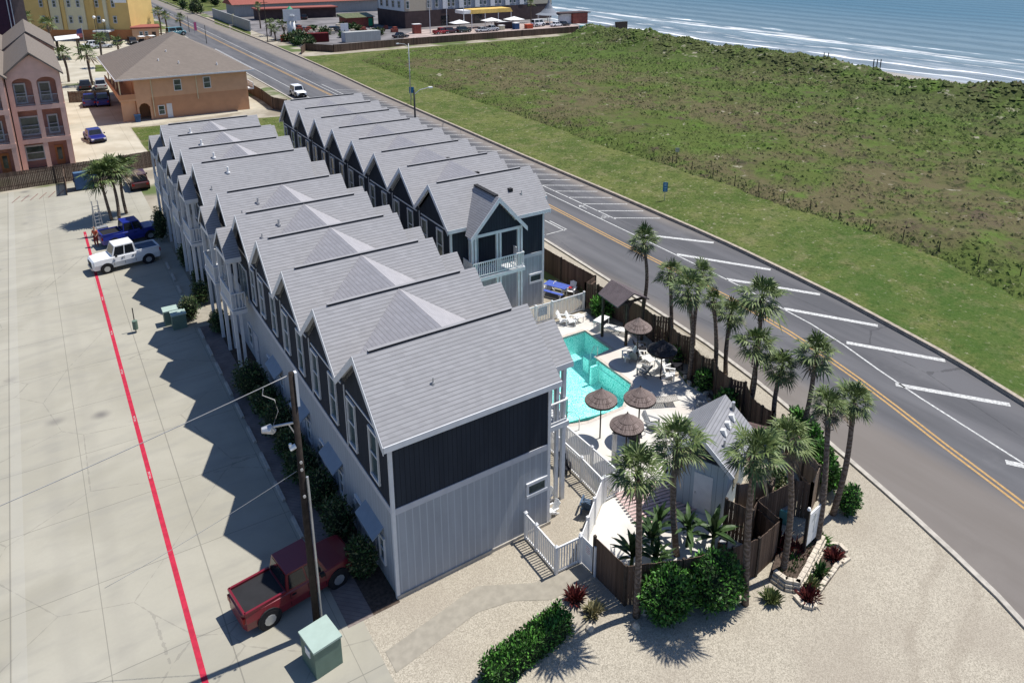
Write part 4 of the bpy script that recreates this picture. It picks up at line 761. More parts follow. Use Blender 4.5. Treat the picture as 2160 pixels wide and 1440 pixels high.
M['chair_grey'] = mat('grey_plastic', (.22, .23, .24), .5, .05); M['chair_black'] = mat('black_plastic', (.02, .02, .025), .5, .1); M['cushion_blue'] = mat('dusty_blue_cushion', (.07, .11, .17), .8, .15)
for x, y, rz, m_, lb in ((18.9, 12.35, -2.5, 'white', 'white slatted chair at the white picket fence, leftmost of two'), (19.35, 11.95, -2.5, 'white', 'white slatted chair next to the low white table'),
    (19.5, 6.35, 1.2, 'white', 'white chair with its back to the pool corner, by the umbrella pole'), (19.75, 6.0, -1.0, 'chair_grey', 'grey chair left of the umbrella pole'), (20.35, 5.7, -2.2, 'white', 'white high-backed chair right of the umbrella pole'), (19.15, 4.5, .2, 'chair_grey', 'grey chair in front of the dark umbrella'),
    (20.5, 4.25, -1.6, 'white', 'white chair beside the dark umbrella pole'), (21.35, 3.95, -2.2, 'chair_black', 'dark chair against the fence corner'), (20.75, 6.6, -2.2, 'chair_black', 'dark chair in the shade behind the umbrella pole'), (20.2, 3.4, -2.4, 'white', 'white chair right of the dark umbrella'),
    (16.05, .35, -2.7, 'chair_grey', 'slatted reclining chair right of the nearest umbrella'), (14.5, -.05, -.6, 'chair_black', 'dark wicker chair in the round umbrella shadow beside the white table'), (22.0, 15.7, 2.2, 'white', 'white slatted chair beside the red and blue picnic table'),
    (20.9, 17.1, .5, 'white', 'white chair at the corner of the road-side house'), (10.1, .1, 2.6, 'chair_black', 'black chair by the porch post inside the patio'), (9.5, -2.6, -.9, 'cushion_blue', 'black chair with a blue cushion against the white panel fence'), (8.2, -1.1, 1.8, 'white', 'white chair by the house porch on the gravel patio'), (7.95, -1.9, 1.6, 'white', 'second white chair close to the end wall corner')):
    adirondack((x, y), rz, lb, m_, .62 if x < 8.5 else .85)
def table(loc, w_, d_, h, m_, label, rz=0):
    t = thing('side_table', label, 'table', (*loc, .022), rz); b = MB()
    for i in range(5): b.box(-w_/2, -d_/2+d_*i/5+.005, h-.03, w_/2, -d_/2+d_*(i+1)/5-.005, h)
    b.ob('table_top', M[m_], t)
    for sx in (-1, 1):
        for sy in (-1, 1): b = MB(); b.cb((sx*(w_/2-.05), sy*(d_/2-.05), 0), .04, .04, h-.03); b.ob('leg', M[m_], t)
table((19.85, 12.0), .6, .6, .45, 'white', 'low white slatted table beside the two white chairs'); table((20.6, 10.4), 1.1, .6, .72, 'white', 'pale table at the left pavilion post', .3); table((20.1, 5.0), .5, .5, .5, 'white', 'small white table between the dark umbrella chairs')
table((15.2, .25), .4, .4, .45, 'white', 'small white table beside the nearest umbrella pole')
def lounger(loc, rz, label, m_, back=.5):
    t = thing('sun_lounger', label, 'sun lounger', (*loc, .022), rz, 'pool loungers'); b = MB()
    for i in range(11): b.bar((-.27, -.5+i*.11, .3), (.27, -.5+i*.11, .3), .07, .02)
    b.ob('bed', M[m_], t); b = MB()
    for i in range(6): b.bar((-.27, -.58-i*.10*cos(back), .32+i*.10*sin(back)), (.27, -.58-i*.10*cos(back), .32+i*.10*sin(back)), .07, .02)
    b.ob('backrest', M[m_], t)
    for sx in (-.28, .28): b = MB(); b.bar((sx, -.6, .3), (sx, .68, .3), .03, .04); b.bar((sx, -.55, .3), (sx, -1.15*cos(back*.2), .32+.6*sin(back)), .03, .04); b.ob('side_rail', M[m_], t)
    for sx, sy in ((-.27, .6), (.27, .6), (-.27, -.5), (.27, -.5)): b = MB(); b.cb((sx, sy, 0), .03, .03, .3); b.ob('leg', M[m_], t)
M['alu'] = mat('brushed_tan_metal', (.32, .30, .27), .5, .08)
lounger((17.75, 1.75), 1.1, 'slatted metal lounger right of the umbrella at the pool corner', 'alu', .15); lounger((21.0, 9.6), .5, 'white lounger under the slatted pavilion', 'white', .1)
lounger((19.7, .3), -.75, 'first of two grey-white loungers leaning at the shed corner', 'chair_grey', 1.2); lounger((19.2, -.25), -.75, 'second of two grey-white loungers at the shed corner, nearer the shed', 'white', 1.2)
# picnic table
t = thing('picnic_table', 'blue, red and white picnic table beside the dark brown fence', 'picnic table', (21.1, 16.3, .01), radians(25)); M['blue_p'] = mat('blue_painted_wood', (.07, .11, .38), .6, .1); M['red_p'] = mat('red_painted_wood', (.42, .03, .04), .6, .1)
b = MB(); [b.box(-.42+i*.17, -.9, .72, -.26+i*.17, .9, .76) for i in range(5)]; b.ob('table_top', M['blue_p'], t)
for sd, mm in ((-1, 'blue_p'), (1, 'red_p')): b = MB(); b.box(sd*.72-.14, -.9, .42, sd*.72+.14, .9, .46); b.ob('bench', M[mm], t)
for yy in (-.65, .65): b = MB(); b.bar((-.8, yy, 0), (-.2, yy, .72), .06, .1); b.bar((.8, yy, 0), (.2, yy, .72), .06, .1); b.bar((-.85, yy, .38), (.85, yy, .38), .06, .1); b.ob('leg_frame', M['white'], t)
# pavilion
t = thing('pavilion', 'small wooden pavilion with a slatted gable roof in the pool corner', 'pavilion', (20.9, 8.9, 0)); M['slat'] = mk_board('grey_brown_roof_slats', (.12, .10, .105), .14, .4)
pv = lambda x, y, z: (x-20.9, y-8.9, z)
A, B_, C_, D_ = (19.7, 9.75, 3.1), (19.5, 7.55, 3.1), (20.75, 7.45, 3.75), (20.85, 9.85, 3.75); E_, F_ = (22.1, 7.5, 3.0), (22.15, 9.8, 3.0)
b = MB(); b.add([pv(*p) for p in (A, B_, C_, D_)]+[pv(p[0], p[1], p[2]-.08) for p in (A, B_, C_, D_)], [(0, 1, 2, 3), (7, 6, 5, 4), (0, 4, 5, 1), (1, 5, 6, 2), (2, 6, 7, 3), (3, 7, 4, 0)]); b.ob('roof_panel', M['slat'], t)
b = MB(); b.add([pv(*p) for p in (D_, C_, E_, F_)]+[pv(p[0], p[1], p[2]-.08) for p in (D_, C_, E_, F_)], [(0, 1, 2, 3), (7, 6, 5, 4), (0, 4, 5, 1), (1, 5, 6, 2), (2, 6, 7, 3), (3, 7, 4, 0)]); b.ob('roof_panel', M['slat'], t)
for x, y in ((19.95, 9.5), (20.5, 7.75), (21.85, 9.5), (21.85, 7.75)): b = MB(); b.cb(pv(x, y, 0), .14, .14, 3.1); b.ob('post', M['post_wood'], t)
for y in (7.75, 9.5): b = MB(); b.bar(pv(19.9, y, 3.05), pv(21.9, y, 3.05), .1, .15); b.bar(pv(20.5, y, 2.5), pv(20.9, y, 3.0), .07); b.ob('beam', M['post_wood'], t)
# bath house shed
dx = Vector((.9, .437, 0)); dy = Vector((-.437, .9, 0)); o0 = Vector((14.95, -4.72, 0)); ang = atan2(dx.y, dx.x)
t = thing('pool_shed', 'pale blue shed with a light grey gable roof and three white roof vents', 'shed', o0, ang)
b = MB(); b.box(-1.55, -1.28, 0, 1.6, 1.28, 2.75); b.ob('wall', M['blue_siding'], t)
b = MB(); b.prism([(-1.28, 2.75), (1.28, 2.75), (0, 3.95)], -1.5, 1.58, 'x'); b.ob('gable', M['dark_siding'], t)
for sd in (1, -1):
    b = MB(); b.add([(-1.85, 0, 4.2), (1.85, 0, 4.2), (1.85, sd*1.58, 2.72), (-1.85, sd*1.58, 2.72), (-1.85, 0, 4.08), (1.85, 0, 4.08), (1.85, sd*1.58, 2.6), (-1.85, sd*1.58, 2.6)], [(0, 1, 2, 3), (7, 6, 5, 4), (0, 4, 5, 1), (1, 5, 6, 2), (2, 6, 7, 3), (3, 7, 4, 0)]); rf = b.ob('roof', M['shingle_shed'], t)
    b = MB(); b.bar((-1.87, 0, 4.1), (-1.87, sd*1.58, 2.62), .04, .2); b.ob('rake_board', M['trim'], t)
    if sd < 0:
        for x in (-.35, .3, .95): b = MB(); b.prism([(-.16, -.14), (.14, -.14), (.14, .10), (-.05, .16)], x-.1, x+.1, 'x'); b.ob('roof_vent', M['white'], rf, (0, -.62, 3.70))
        b = MB(); b.tube([(1.5, -.5, 3.5), (1.5, -.5, 4.15)], .08, 8); b.ob('vent_pipe', M['steel'], rf); b = MB(); b.tube([(-.95, -.85, 3.2), (-.95, -.85, 3.75)], .05, 8); b.ob('vent_pipe', M['steel'], rf)
d = MB(); d.box(-1.59, -.65, .03, -1.54, .2, 2.1); d = d.ob('door', M['trim'], t); b = MB(); b.cb((-1.61, .1, 1.0), .03, .05, .1); b.ob('handle', M['steel'], d)
b = MB(); b.box(-.5, -1.31, .9, .4, -1.27, 2.2); b.ob('window', M['glass'], t)
b = MB(); b.add([(1.0, -1.3, 2.75), (3.1, -1.9, 2.3), (3.0, -.1, 2.3), (1.75, .9, 2.95), (1.0, -1.3, 2.66), (3.1, -1.9, 2.2), (3.0, -.1, 2.2), (1.75, .9, 2.85)], [(0, 1, 2, 3), (7, 6, 5, 4), (0, 4, 5, 1), (1, 5, 6, 2), (2, 6, 7, 3), (3, 7, 4, 0)]); b.ob('lean_to_roof', M['shingle_lodge'], t)
for p in ((2.9, -1.75), (2.85, -.3)): b = MB(); b.cb((*p, 0), .1, .1, 2.25); b.ob('post', M['post_wood'], t)
# slatted timber platform, handrail, shower post and other small yard things
t = thing('timber_platform', 'low platform of pale pinkish slats left of the shed', 'platform', (12.5, -4.1, .022), radians(-12)); M['pinkslat'] = mat('pinkish_weathered_slat', (.55, .40, .37), .8, .15, 5)
b = MB(); [b.box(-1.7, -1.1+i*.2, .12, 1.5, -1.1+i*.2+.11, .16) for i in range(12)]; b.ob('slats', M['pinkslat'], t)
for x in (-1.0, 0, 1.0): b = MB(); b.box(x-.04, -1.1, 0, x+.04, 1.2, .12); b.ob('joist', M['post_wood'], t)
b = MB(); b.tube([(12.7, 2.35, .02), (12.7, 2.35, .8), (12.62, 2.65, .95), (12.5, 3.1, .75), (12.45, 3.3, .3), (12.4, 3.5, -.1)], .025, 8); tag(b.ob('pool_handrail', M['chrome'], smooth=True), 'bent steel handrail at the shallow end of the pool', 'handrail')
b = MB(); b.tube([(18.1, 7.65, .02), (18.1, 7.65, .7), (17.9, 7.75, .8), (17.7, 7.8, .3), (17.65, 7.8, -.2)], .02, 8); tag(b.ob('pool_handrail', M['chrome'], smooth=True), 'small steel handrail at the inner pool corner', 'handrail')
t = thing('shower_post', 'pale grey shower post with a side box at the picket corner', 'post', (12.35, -.95, .022)); b = MB(); b.cb((0, 0, 0), .17, .17, 1.9); b.cb((0, 0, 1.9), .2, .2, .06); b.ob('post', M['chair_l'] if 'chair_l' in M else M['steel'], t); b = MB(); b.cb((.22, -.08, .0), .22, .3, .75); b.ob('control_box', M['steel'], t)
ORD10 = ['first', 'second', 'third', 'fourth', 'fifth', 'sixth', 'seventh', 'eighth', 'ninth', 'tenth']
st = [(20.75, 3.4), (21.0, 2.9), (20.75, 2.3), (20.7, 1.6), (20.75, 1.0), (20.4, .4), (19.9, -.1), (19.4, -.7), (18.8, -1.3), (18.2, -1.9)]
for i, (x, y) in enumerate(st):
    b = MB(); rd = random.Random(i); n_ = 7; vs = [(.19*rd.uniform(.8, 1.3)*cos(k*2*pi/n_), .14*rd.uniform(.8, 1.3)*sin(k*2*pi/n_), z) for z, in ((0,),) for k in range(n_)]; b.add(vs+[(v[0]*.8, v[1]*.8, .14) for v in vs], [tuple(range(n_))[::-1], tuple(range(n_, 2*n_))]+[(k, (k+1) % n_, n_+(k+1) % n_, n_+k) for k in range(n_)])
    tag(b.ob('border_stone', M['stone'], loc=(x, y, .02), rz=i*.7), ORD10[i]+' stone of the curved deck border, counted from the fence towards the shed', 'stone', 'stones edging the pool deck bed')
struct('pool_bed', sheet([(21.1, 3.3), (20.95, 2.4), (20.9, 1.0), (20.1, -.1), (18.6, -1.5), (17.4, -2.4), (18.3, -4.5), (20.2, -3.4), (21.1, -1.4), (20.9, .5), (21.6, 3.1)], .026), M['mulch'])
struct('verge_bed', sheet([(22.9, 14), (22.5, 8.5), (23.1, 6.4), (22.3, 4.6), (22.3, 3.8), (21.7, 3), (21.5, 1.3), (21, .3), (21.3, -1.5), (20.4, -3), (21.6, -3.6), (22.4, -.5), (23.2, 3), (23.9, 8), (24.2, 14)], .011), mat('verge_sandy_soil', (.34, .29, .20), .95, .25, 3))

# ------------------------------------------------------------------ stone planter, sign
def block_wall(label, pts, layers, w_=.2):
    t = thing('planter_wall', label, 'planter', (*pts[0], 0)); O = Vector((*pts[0], 0)); rd = random.Random(1)
    for l_ in range(layers):
        b = MB()
        for p, q in zip(pts, pts[1:]):
            p, q = Vector((*p, 0))-O, Vector((*q, 0))-O; L_ = (q-p).length; k = max(1, int(L_/.26)); d = (q-p).normalized(); n_ = Vector((-d.y, d.x, 0))
            for i in range(k): a, c = p+d*(L_*i/k+.012), p+d*(L_*(i+1)/k-.012); off = n_*(.07*l_+rd.uniform(-.01, .01)); b.bar(a+off+Vector((0, 0, .07+.15*l_)), c+off+Vector((0, 0, .07+.15*l_)), w_, .135)
        b.ob('block_course', M['stone'], t)
block_wall('tall stepped stone wall of the upper planter bed', [(13.3, -9.9), (13.35, -10.5), (13.75, -10.95), (14.4, -10.75), (15.6, -10.35), (16.75, -9.95)], 3); block_wall('low curved stone edging of the lower planter bed', [(13.4, -10.95), (13.3, -11.45), (13.55, -11.75), (13.85, -11.6), (14.0, -11.45), (15.0, -11.2), (16.2, -10.95), (16.4, -11.0), (16.9, -11.0)], 1, .18)
block_wall('short stone edging at the far end of the lower planter bed', [(16.8, -10.0), (17.2, -10.3), (17.1, -10.75)], 1, .16)
struct('planter_soil', sheet([(13.35, -9.8), (13.5, -10.5), (13.8, -10.9), (16.8, -9.9), (17.1, -9.2), (14.2, -9.35)], .30), M['mulch']); struct('lower_planter_soil', sheet([(13.4, -11.3), (13.75, -11.6), (16.9, -10.9), (17.0, -10.3), (16.7, -10.0), (13.7, -11.0)], .05), M['mulch'])
t = thing('sign_board', 'white sign board painted with a grey palm, facing the gravel lot', 'sign', (15.9, -9.78, 0), radians(8)); b = MB(); b.box(-.5, -.03, .55, .5, .03, 2.15); brd = b.ob('board', M['white'], t)
b = MB(); b.box(-.62, -.06, 0, -.52, .06, 2.45); b.ob('post', M['blackmetal'], t); b = MB(); b.box(.52, -.06, 0, .62, .06, 2.3); b.ob('post', M['blackmetal'], t); b = MB(); b.tube([(-.57, 0, 2.45), (-.57, 0, 2.55)], [.09, .05], 8); b.ob('lamp_cap', M['white'], t)
b = MB(); M['greyink'] = mat('grey_green_paint', (.25, .29, .28), .7, .1)
for a in (-.6, -.1, .5, 1.1, 1.7, 2.4, 3.2, 3.7): b.add([(0, -.036, 1.78), (.14*cos(a)+.03*sin(a), -.036, 1.78+.14*sin(a)), (.30*cos(a), -.036, 1.74+.26*sin(a)), (.14*cos(a)-.03*sin(a), -.036, 1.76+.14*sin(a))], [(0, 1, 2, 3)])
b.add([(-.025, -.036, 1.0), (.02, -.036, 1.0), (.03, -.036, 1.78), (0, -.036, 1.78)], [(0, 1, 2, 3)]); b.ob('painted_palm', M['greyink'], brd)
leaf = MB(); leaf.tube([(20.2, -8.35, .04), (20.35, -8.7, .07), (20.15, -9.0, .05), (20.05, -9.3, .03)], [.05, .06, .04, .015], 6); tag(leaf.ob('fallen_palm_boot', M['cap_dark']), 'dark fallen palm frond stem lying on the gravel', 'debris')
for i, (x, y, rz, lb, s_, m_) in enumerate(((16.45, -7.85, .4, 'grey-green air conditioning unit in the enclosure', .7, 'tealbox'), (14.5, -5.9, .2, 'white condenser unit behind the shed wall', .6, 'white'), (12.9, -7.6, .5, 'small weathered box inside the yard corner', .35, 'post_wood'))):
    t = thing('equipment_box', lb, 'equipment', (x, y, .02), rz); b = MB(); b.cb((0, 0, 0), s_, s_, s_*.95); b.ob('casing', M[m_], t); b = MB(); b.tube([(0, 0, s_*.95), (0, 0, s_*.97)], s_*.4, 14); [b.bar((-s_*.38, k*s_*.1, s_*.98), (s_*.38, k*s_*.1, s_*.98), .012) for k in range(-3, 4)]; b.ob('fan_grille', M['steel'], t)
for x, y, lb in ((7.25, -8.5, 'pale rock at the foot of the nearest palm'), (7.95, -8.2, 'rock between the nearest palm and the bright bush'), (5.75, -7.6, 'flat rock in the shade beside the hedge'), (5.2, -7.25, 'tan rock at the hedge end')):
    b = MB(); b.tube([(0, 0, 0), (0, 0, .1), (0.02, 0, .2)], [.17, .16, .07], 7); tag(b.ob('rock', M['stone'], loc=(x, y, 0)), lb, 'rock')

# ------------------------------------------------------------------ driveway things
t = thing('utility_pole', 'tall dark wooden utility pole in front of the nearest house', 'utility pole', (-2.75, -2.0, 0)); b = MB(); b.tube([(0, 0, 0), (0, 0, 11.0)], [.135, .10], 12); M['pole_wood'] = mat('dark_creosoted_pole', (.026, .02, .017), .9, .3, 6, bump=.3); b.ob('pole', M['pole_wood'], t, smooth=True)
b = MB(); b.box(.07, -.15, 9.75, .15, .02, 11.03); b.ob('pole_guard', M['trim'], t); b = MB(); b.tube([(.17, -.1, 0), (.16, -.1, 6.2), (.15, -.1, 6.9)], .045, 6); b.ob('conduit', M['steel'], t)
b = MB(); b.bar((0, 0, 9.1), (-.75, .1, 9.15), .06, .06); b.bar((0, 0, 8.5), (-.25, .05, 9.1), .04); br = b.ob('lamp_bracket', M['steel'], t); b = MB(); b.tube([(-.72, .1, 8.95), (-.85, .12, 9.1), (-1.1, .15, 9.12)], [.10, .17, .10], 8); b.ob('flood_lamp', M['steel'], br)
b = MB(); b.tube([(-.1, 0, 8.2), (-.3, 0, 8.15)], .09, 8); b.tube([(-.25, 0, 8.15), (-.28, 0, 8.35)], .05, 8); b.ob('insulator', M['white'], t)
for i, z in enumerate((7.6, 7.3, 6.2)): b = MB(); b.tube([(-.02, -.2, z), (-.02, -.14, z)], .05, 8); b.ob('insulator', M['steel'], t)
M['wire'] = mat('pale_cable', (.40, .39, .38), .6, .1)
def cable(label, p, q, sag, r_=.018):
    p, q = Vector(p), Vector(q); b = MB(); b.tube([p+(q-p)*i/16+Vector((0, 0, -sag*4*(i/16)*(1-i/16))) for i in range(17)], r_, 5); return tag(b.ob('overhead_cable', M['wire'], smooth=True), label, 'cable')
cable('pale overhead cable running left from the top of the utility pole', (-2.85, -1.95, 10.9), (-16.5, 4.4, 4.7), .12, .015); b = MB(); b.tube([(-3.6, -1.62, 10.5), (-3.65, -1.6, 10.25), (-3.3, -1.7, 10.0), (-3.25, -1.8, 9.6), (-3.5, -1.9, 9.15)], .015, 5); tag(b.ob('drop_cable', M['wire'], smooth=True), 'short looped cable hanging between the wire and the pole lamp', 'cable')
cable('low cable end running from the pole towards the driveway', (-2.9, -2.0, 7.2), (-9, .6, 3.4), .1, .008)
for x, y, lb in ((-3.15, 27.0, 'left green utility box by the olive bush'), (-2.8, 26.1, 'right green utility box by the olive bush')):
    M['boxgreen'] = mat('grey_green_paint_box', (.13, .19, .15), .6, .08); t = thing('utility_box', lb, 'utility box', (x, y, 0)); b = MB(); b.cb((0, 0, 0), .85, .75, 1.0); b.ob('cabinet', M['boxgreen'], t); b = MB(); b.cb((0, 0, 1.0), .92, .82, .08); b.ob('lid', mat('pale_green_lid', (.33, .42, .37), .6, .05), t)
t = thing('utility_box', 'large green transformer cabinet beside the utility pole foot', 'utility box', (-3.0, -3.3, 0), .15); b = MB(); b.cb((0, 0, 0), 1.0, 1.1, 1.2); b.ob('cabinet', M['boxgreen'], t); b = MB(); b.cb((0, 0, 1.2), 1.08, 1.18, .08); b.ob('lid', _MC['pale_green_lid'], t); b = MB(); b.box(-.53, -.2, .7, -.502, .15, 1.0); b.ob('warning_label', M['white'], t)
t = thing('waste_station', 'green pet waste bin on a post beside the red line', 'waste bin', (-5.3, 27.0, 0)); b = MB(); b.cb((0, 0, 0), .06, .06, 1.7); b.ob('post', M['blackmetal'], t); b = MB(); b.tube([(0, -.16, .25), (0, -.16, .85)], .16, 12); b.ob('bin', M['boxgreen'], t)
for i, yy in enumerate([37.2-2.55*k_ for k_ in range(4)]+[24.2-2.55*k_ for k_ in range(8)]+[3.6, 1.1]):
    b = MB(); b.prism([(-.09, 0), (.09, 0), (.06, .13), (-.06, .13)], -.75, .75, 'y'); tag(b.ob('wheel_stop', M['kerb_grey'], loc=(-1.8, yy, .012)), (['farthest', 'second farthest', 'third farthest', 'nearest'][i]+' wheel stop beyond the gap, under the farther balconies' if i < 4 else ['first', 'second', 'third', 'fourth', 'fifth', 'sixth', 'seventh', 'eighth', 'ninth', 'tenth'][i-4]+' wheel stop from the utility boxes towards the camera'), 'wheel stop', 'wheel stops along the parking bays')
# trash container
t = thing('trash_container', 'large blue trash container in front of the far fence', 'trash container', (-5.45, 63.4, 0), .03); M['bluebin'] = mat('blue_painted_steel', (.035, .085, .19), .5, .15, 2); M['bluelid'] = mat('pale_blue_lid', (.08, .15, .25), .5, .08)
b = MB(); b.prism([(-.75, .15), (.75, .15), (.85, 1.6), (-.85, 1.9)], -1.0, 1.0, 'x'); b.ob('body', M['bluebin'], t)
for sx in (-.5, .5): b = MB(); b.add([(sx-.48, -.8, 1.93), (sx+.48, -.8, 1.93), (sx+.48, .88, 1.66), (sx-.48, .88, 1.66), (sx-.48, -.8, 1.88), (sx+.48, -.8, 1.88), (sx+.48, .88, 1.60), (sx-.48, .88, 1.60)], [(0, 1, 2, 3), (7, 6, 5, 4), (0, 4, 5, 1), (1, 5, 6, 2), (2, 6, 7, 3), (3, 7, 4, 0)]); b.ob('lid', M['bluelid'], t)
for sx in (-1.05, 1.05): b = MB(); b.box(sx-.05, -.4, .9, sx+.05, .4, 1.1); b.ob('lifting_pocket', M['bluebin'], t)
# person, ladder, cart by the palms
def skin_body(name, chains, mt, parent):
    me = bpy.data.meshes.new(name); vs, es, rs = [], [], []
    idx = {}
    for ch in chains:
        pv_ = None
        for k_, p, r_ in ch:
            if k_ not in idx: idx[k_] = len(vs); vs.append(p); rs.append(r_)
            if pv_ is not None: es.append((pv_, idx[k_]))
            pv_ = idx[k_]
    me.from_pydata(vs, es, []); o = bpy.data.objects.new(name, me); COL.objects.link(o); m = o.modifiers.new('s', 'SKIN'); sk = me.skin_vertices[0].data
    for i, r_ in enumerate(rs): sk[i].radius = (r_, r_)
    sk[0].use_root = True; m2 = o.modifiers.new('d', 'SUBSURF'); m2.levels = m2.render_levels = 1
    bpy.context.view_layer.update(); nm = bpy.data.meshes.new_from_object(o.evaluated_get(bpy.context.evaluated_depsgraph_get())); bpy.data.objects.remove(o); nm.materials.clear(); nm.materials.append(mt)
    nm.polygons.foreach_set('use_smooth', [True]*len(nm.polygons)); return link(name, nm, parent)
t = thing('person', 'person in orange-red shirt and red trousers standing behind the blue pickup', 'person', (-6.05, 44.9, .01), 2.4); M['skin'] = mat('skin', (.38, .22, .15), .6, .05)
skin_body('body', [[('p', (0, 0, .98), .12), ('w', (0, 0, 1.15), .11), ('c', (0, 0, 1.38), .125), ('n', (0, 0, 1.54), .05), ('h', (0, .02, 1.66), .085), ('t', (0, .02, 1.77), .075)],
    [('p', (0, 0, .98), 0), ('lh', (-.10, 0, .90), .085), ('lk', (-.12, .03, .50), .06), ('la', (-.12, 0, .09), .04), ('lf', (-.13, .14, .04), .035)], [('p', (0, 0, .98), 0), ('rh', (.10, 0, .90), .085), ('rk', (.12, .03, .50), .06), ('ra', (.12, 0, .09), .04), ('rf', (.13, .14, .04), .035)],
    [('c', (0, 0, 1.38), 0), ('ls', (-.19, 0, 1.42), .055), ('le', (-.26, .02, 1.15), .042), ('lw', (-.22, .2, 1.0), .03), ('lhd', (-.20, .28, .97), .03)], [('c', (0, 0, 1.38), 0), ('rs', (.19, 0, 1.42), .055), ('re', (.26, .02, 1.15), .042), ('rw', (.22, .2, 1.0), .03), ('rhd', (.2, .28, .97), .03)]], M['skin'], t)
M['orange_cloth'] = mat('orange_red_cloth', (.50, .10, .05), .85, .1); M['red_cloth'] = mat('dark_red_cloth', (.24, .04, .03), .85, .1)
skin_body('shirt', [[('w', (0, 0, .98), .135), ('c', (0, 0, 1.38), .142), ('n', (0, 0, 1.48), .08)], [('c', (0, 0, 1.38), 0), ('ls', (-.19, 0, 1.42), .068), ('le', (-.245, .01, 1.20), .056)], [('c', (0, 0, 1.38), 0), ('rs', (.19, 0, 1.42), .068), ('re', (.245, .01, 1.20), .056)]], M['orange_cloth'], t)
skin_body('trousers', [[('p', (0, 0, .96), .135), ('lh', (-.10, 0, .88), .098), ('lk', (-.12, .03, .50), .075), ('la', (-.12, 0, .12), .06)], [('p', (0, 0, .96), 0), ('rh', (.10, 0, .88), .098), ('rk', (.12, .03, .50), .075), ('ra', (.12, 0, .12), .06)]], M['red_cloth'], t)
skin_body('hair', [[('a', (0, .0, 1.76), .088), ('b', (0, -.03, 1.70), .085)]], M['black'], t)
t = thing('step_ladder', 'tall grey folding ladder standing beside the person in red', 'ladder', (-5.6, 47.6, .01), .3)
for sx in (-.28, .28): b = MB(); b.bar((sx, -.35, 0), (sx*.8, 0, 3.2), .05, .09); b.ob('rail', M['steel'], t); b = MB(); b.bar((sx, .5, 0), (sx*.8, .05, 2.7), .04, .05); b.ob('rear_leg', M['steel'], t)
b = MB(); [b.bar((-.27, -.35+.35*z/3.2, z), (.27, -.35+.35*z/3.2, z), .09, .04) for z in [.3*k_ for k_ in range(1, 10)]]; b.ob('steps', M['steel'], t)
t = thing('utility_cart', 'grey and white utility cart at the foot of the ladder', 'cart', (-5.4, 46.6, .01), .2); b = MB(); b.box(-.4, -.3, .25, .4, .3, 1.1); b.ob('cabinet', M['steel'], t); b = MB(); b.box(-.3, -.33, .6, .0, -.3, .95); b.ob('label_panel', M['white'], t)
for sx in (-.3, .3): b = MB(); b.tube([(sx-.03, -.3, .13), (sx+.03, -.3, .13)], .13, 10); b.ob('wheel', M['black'], t)

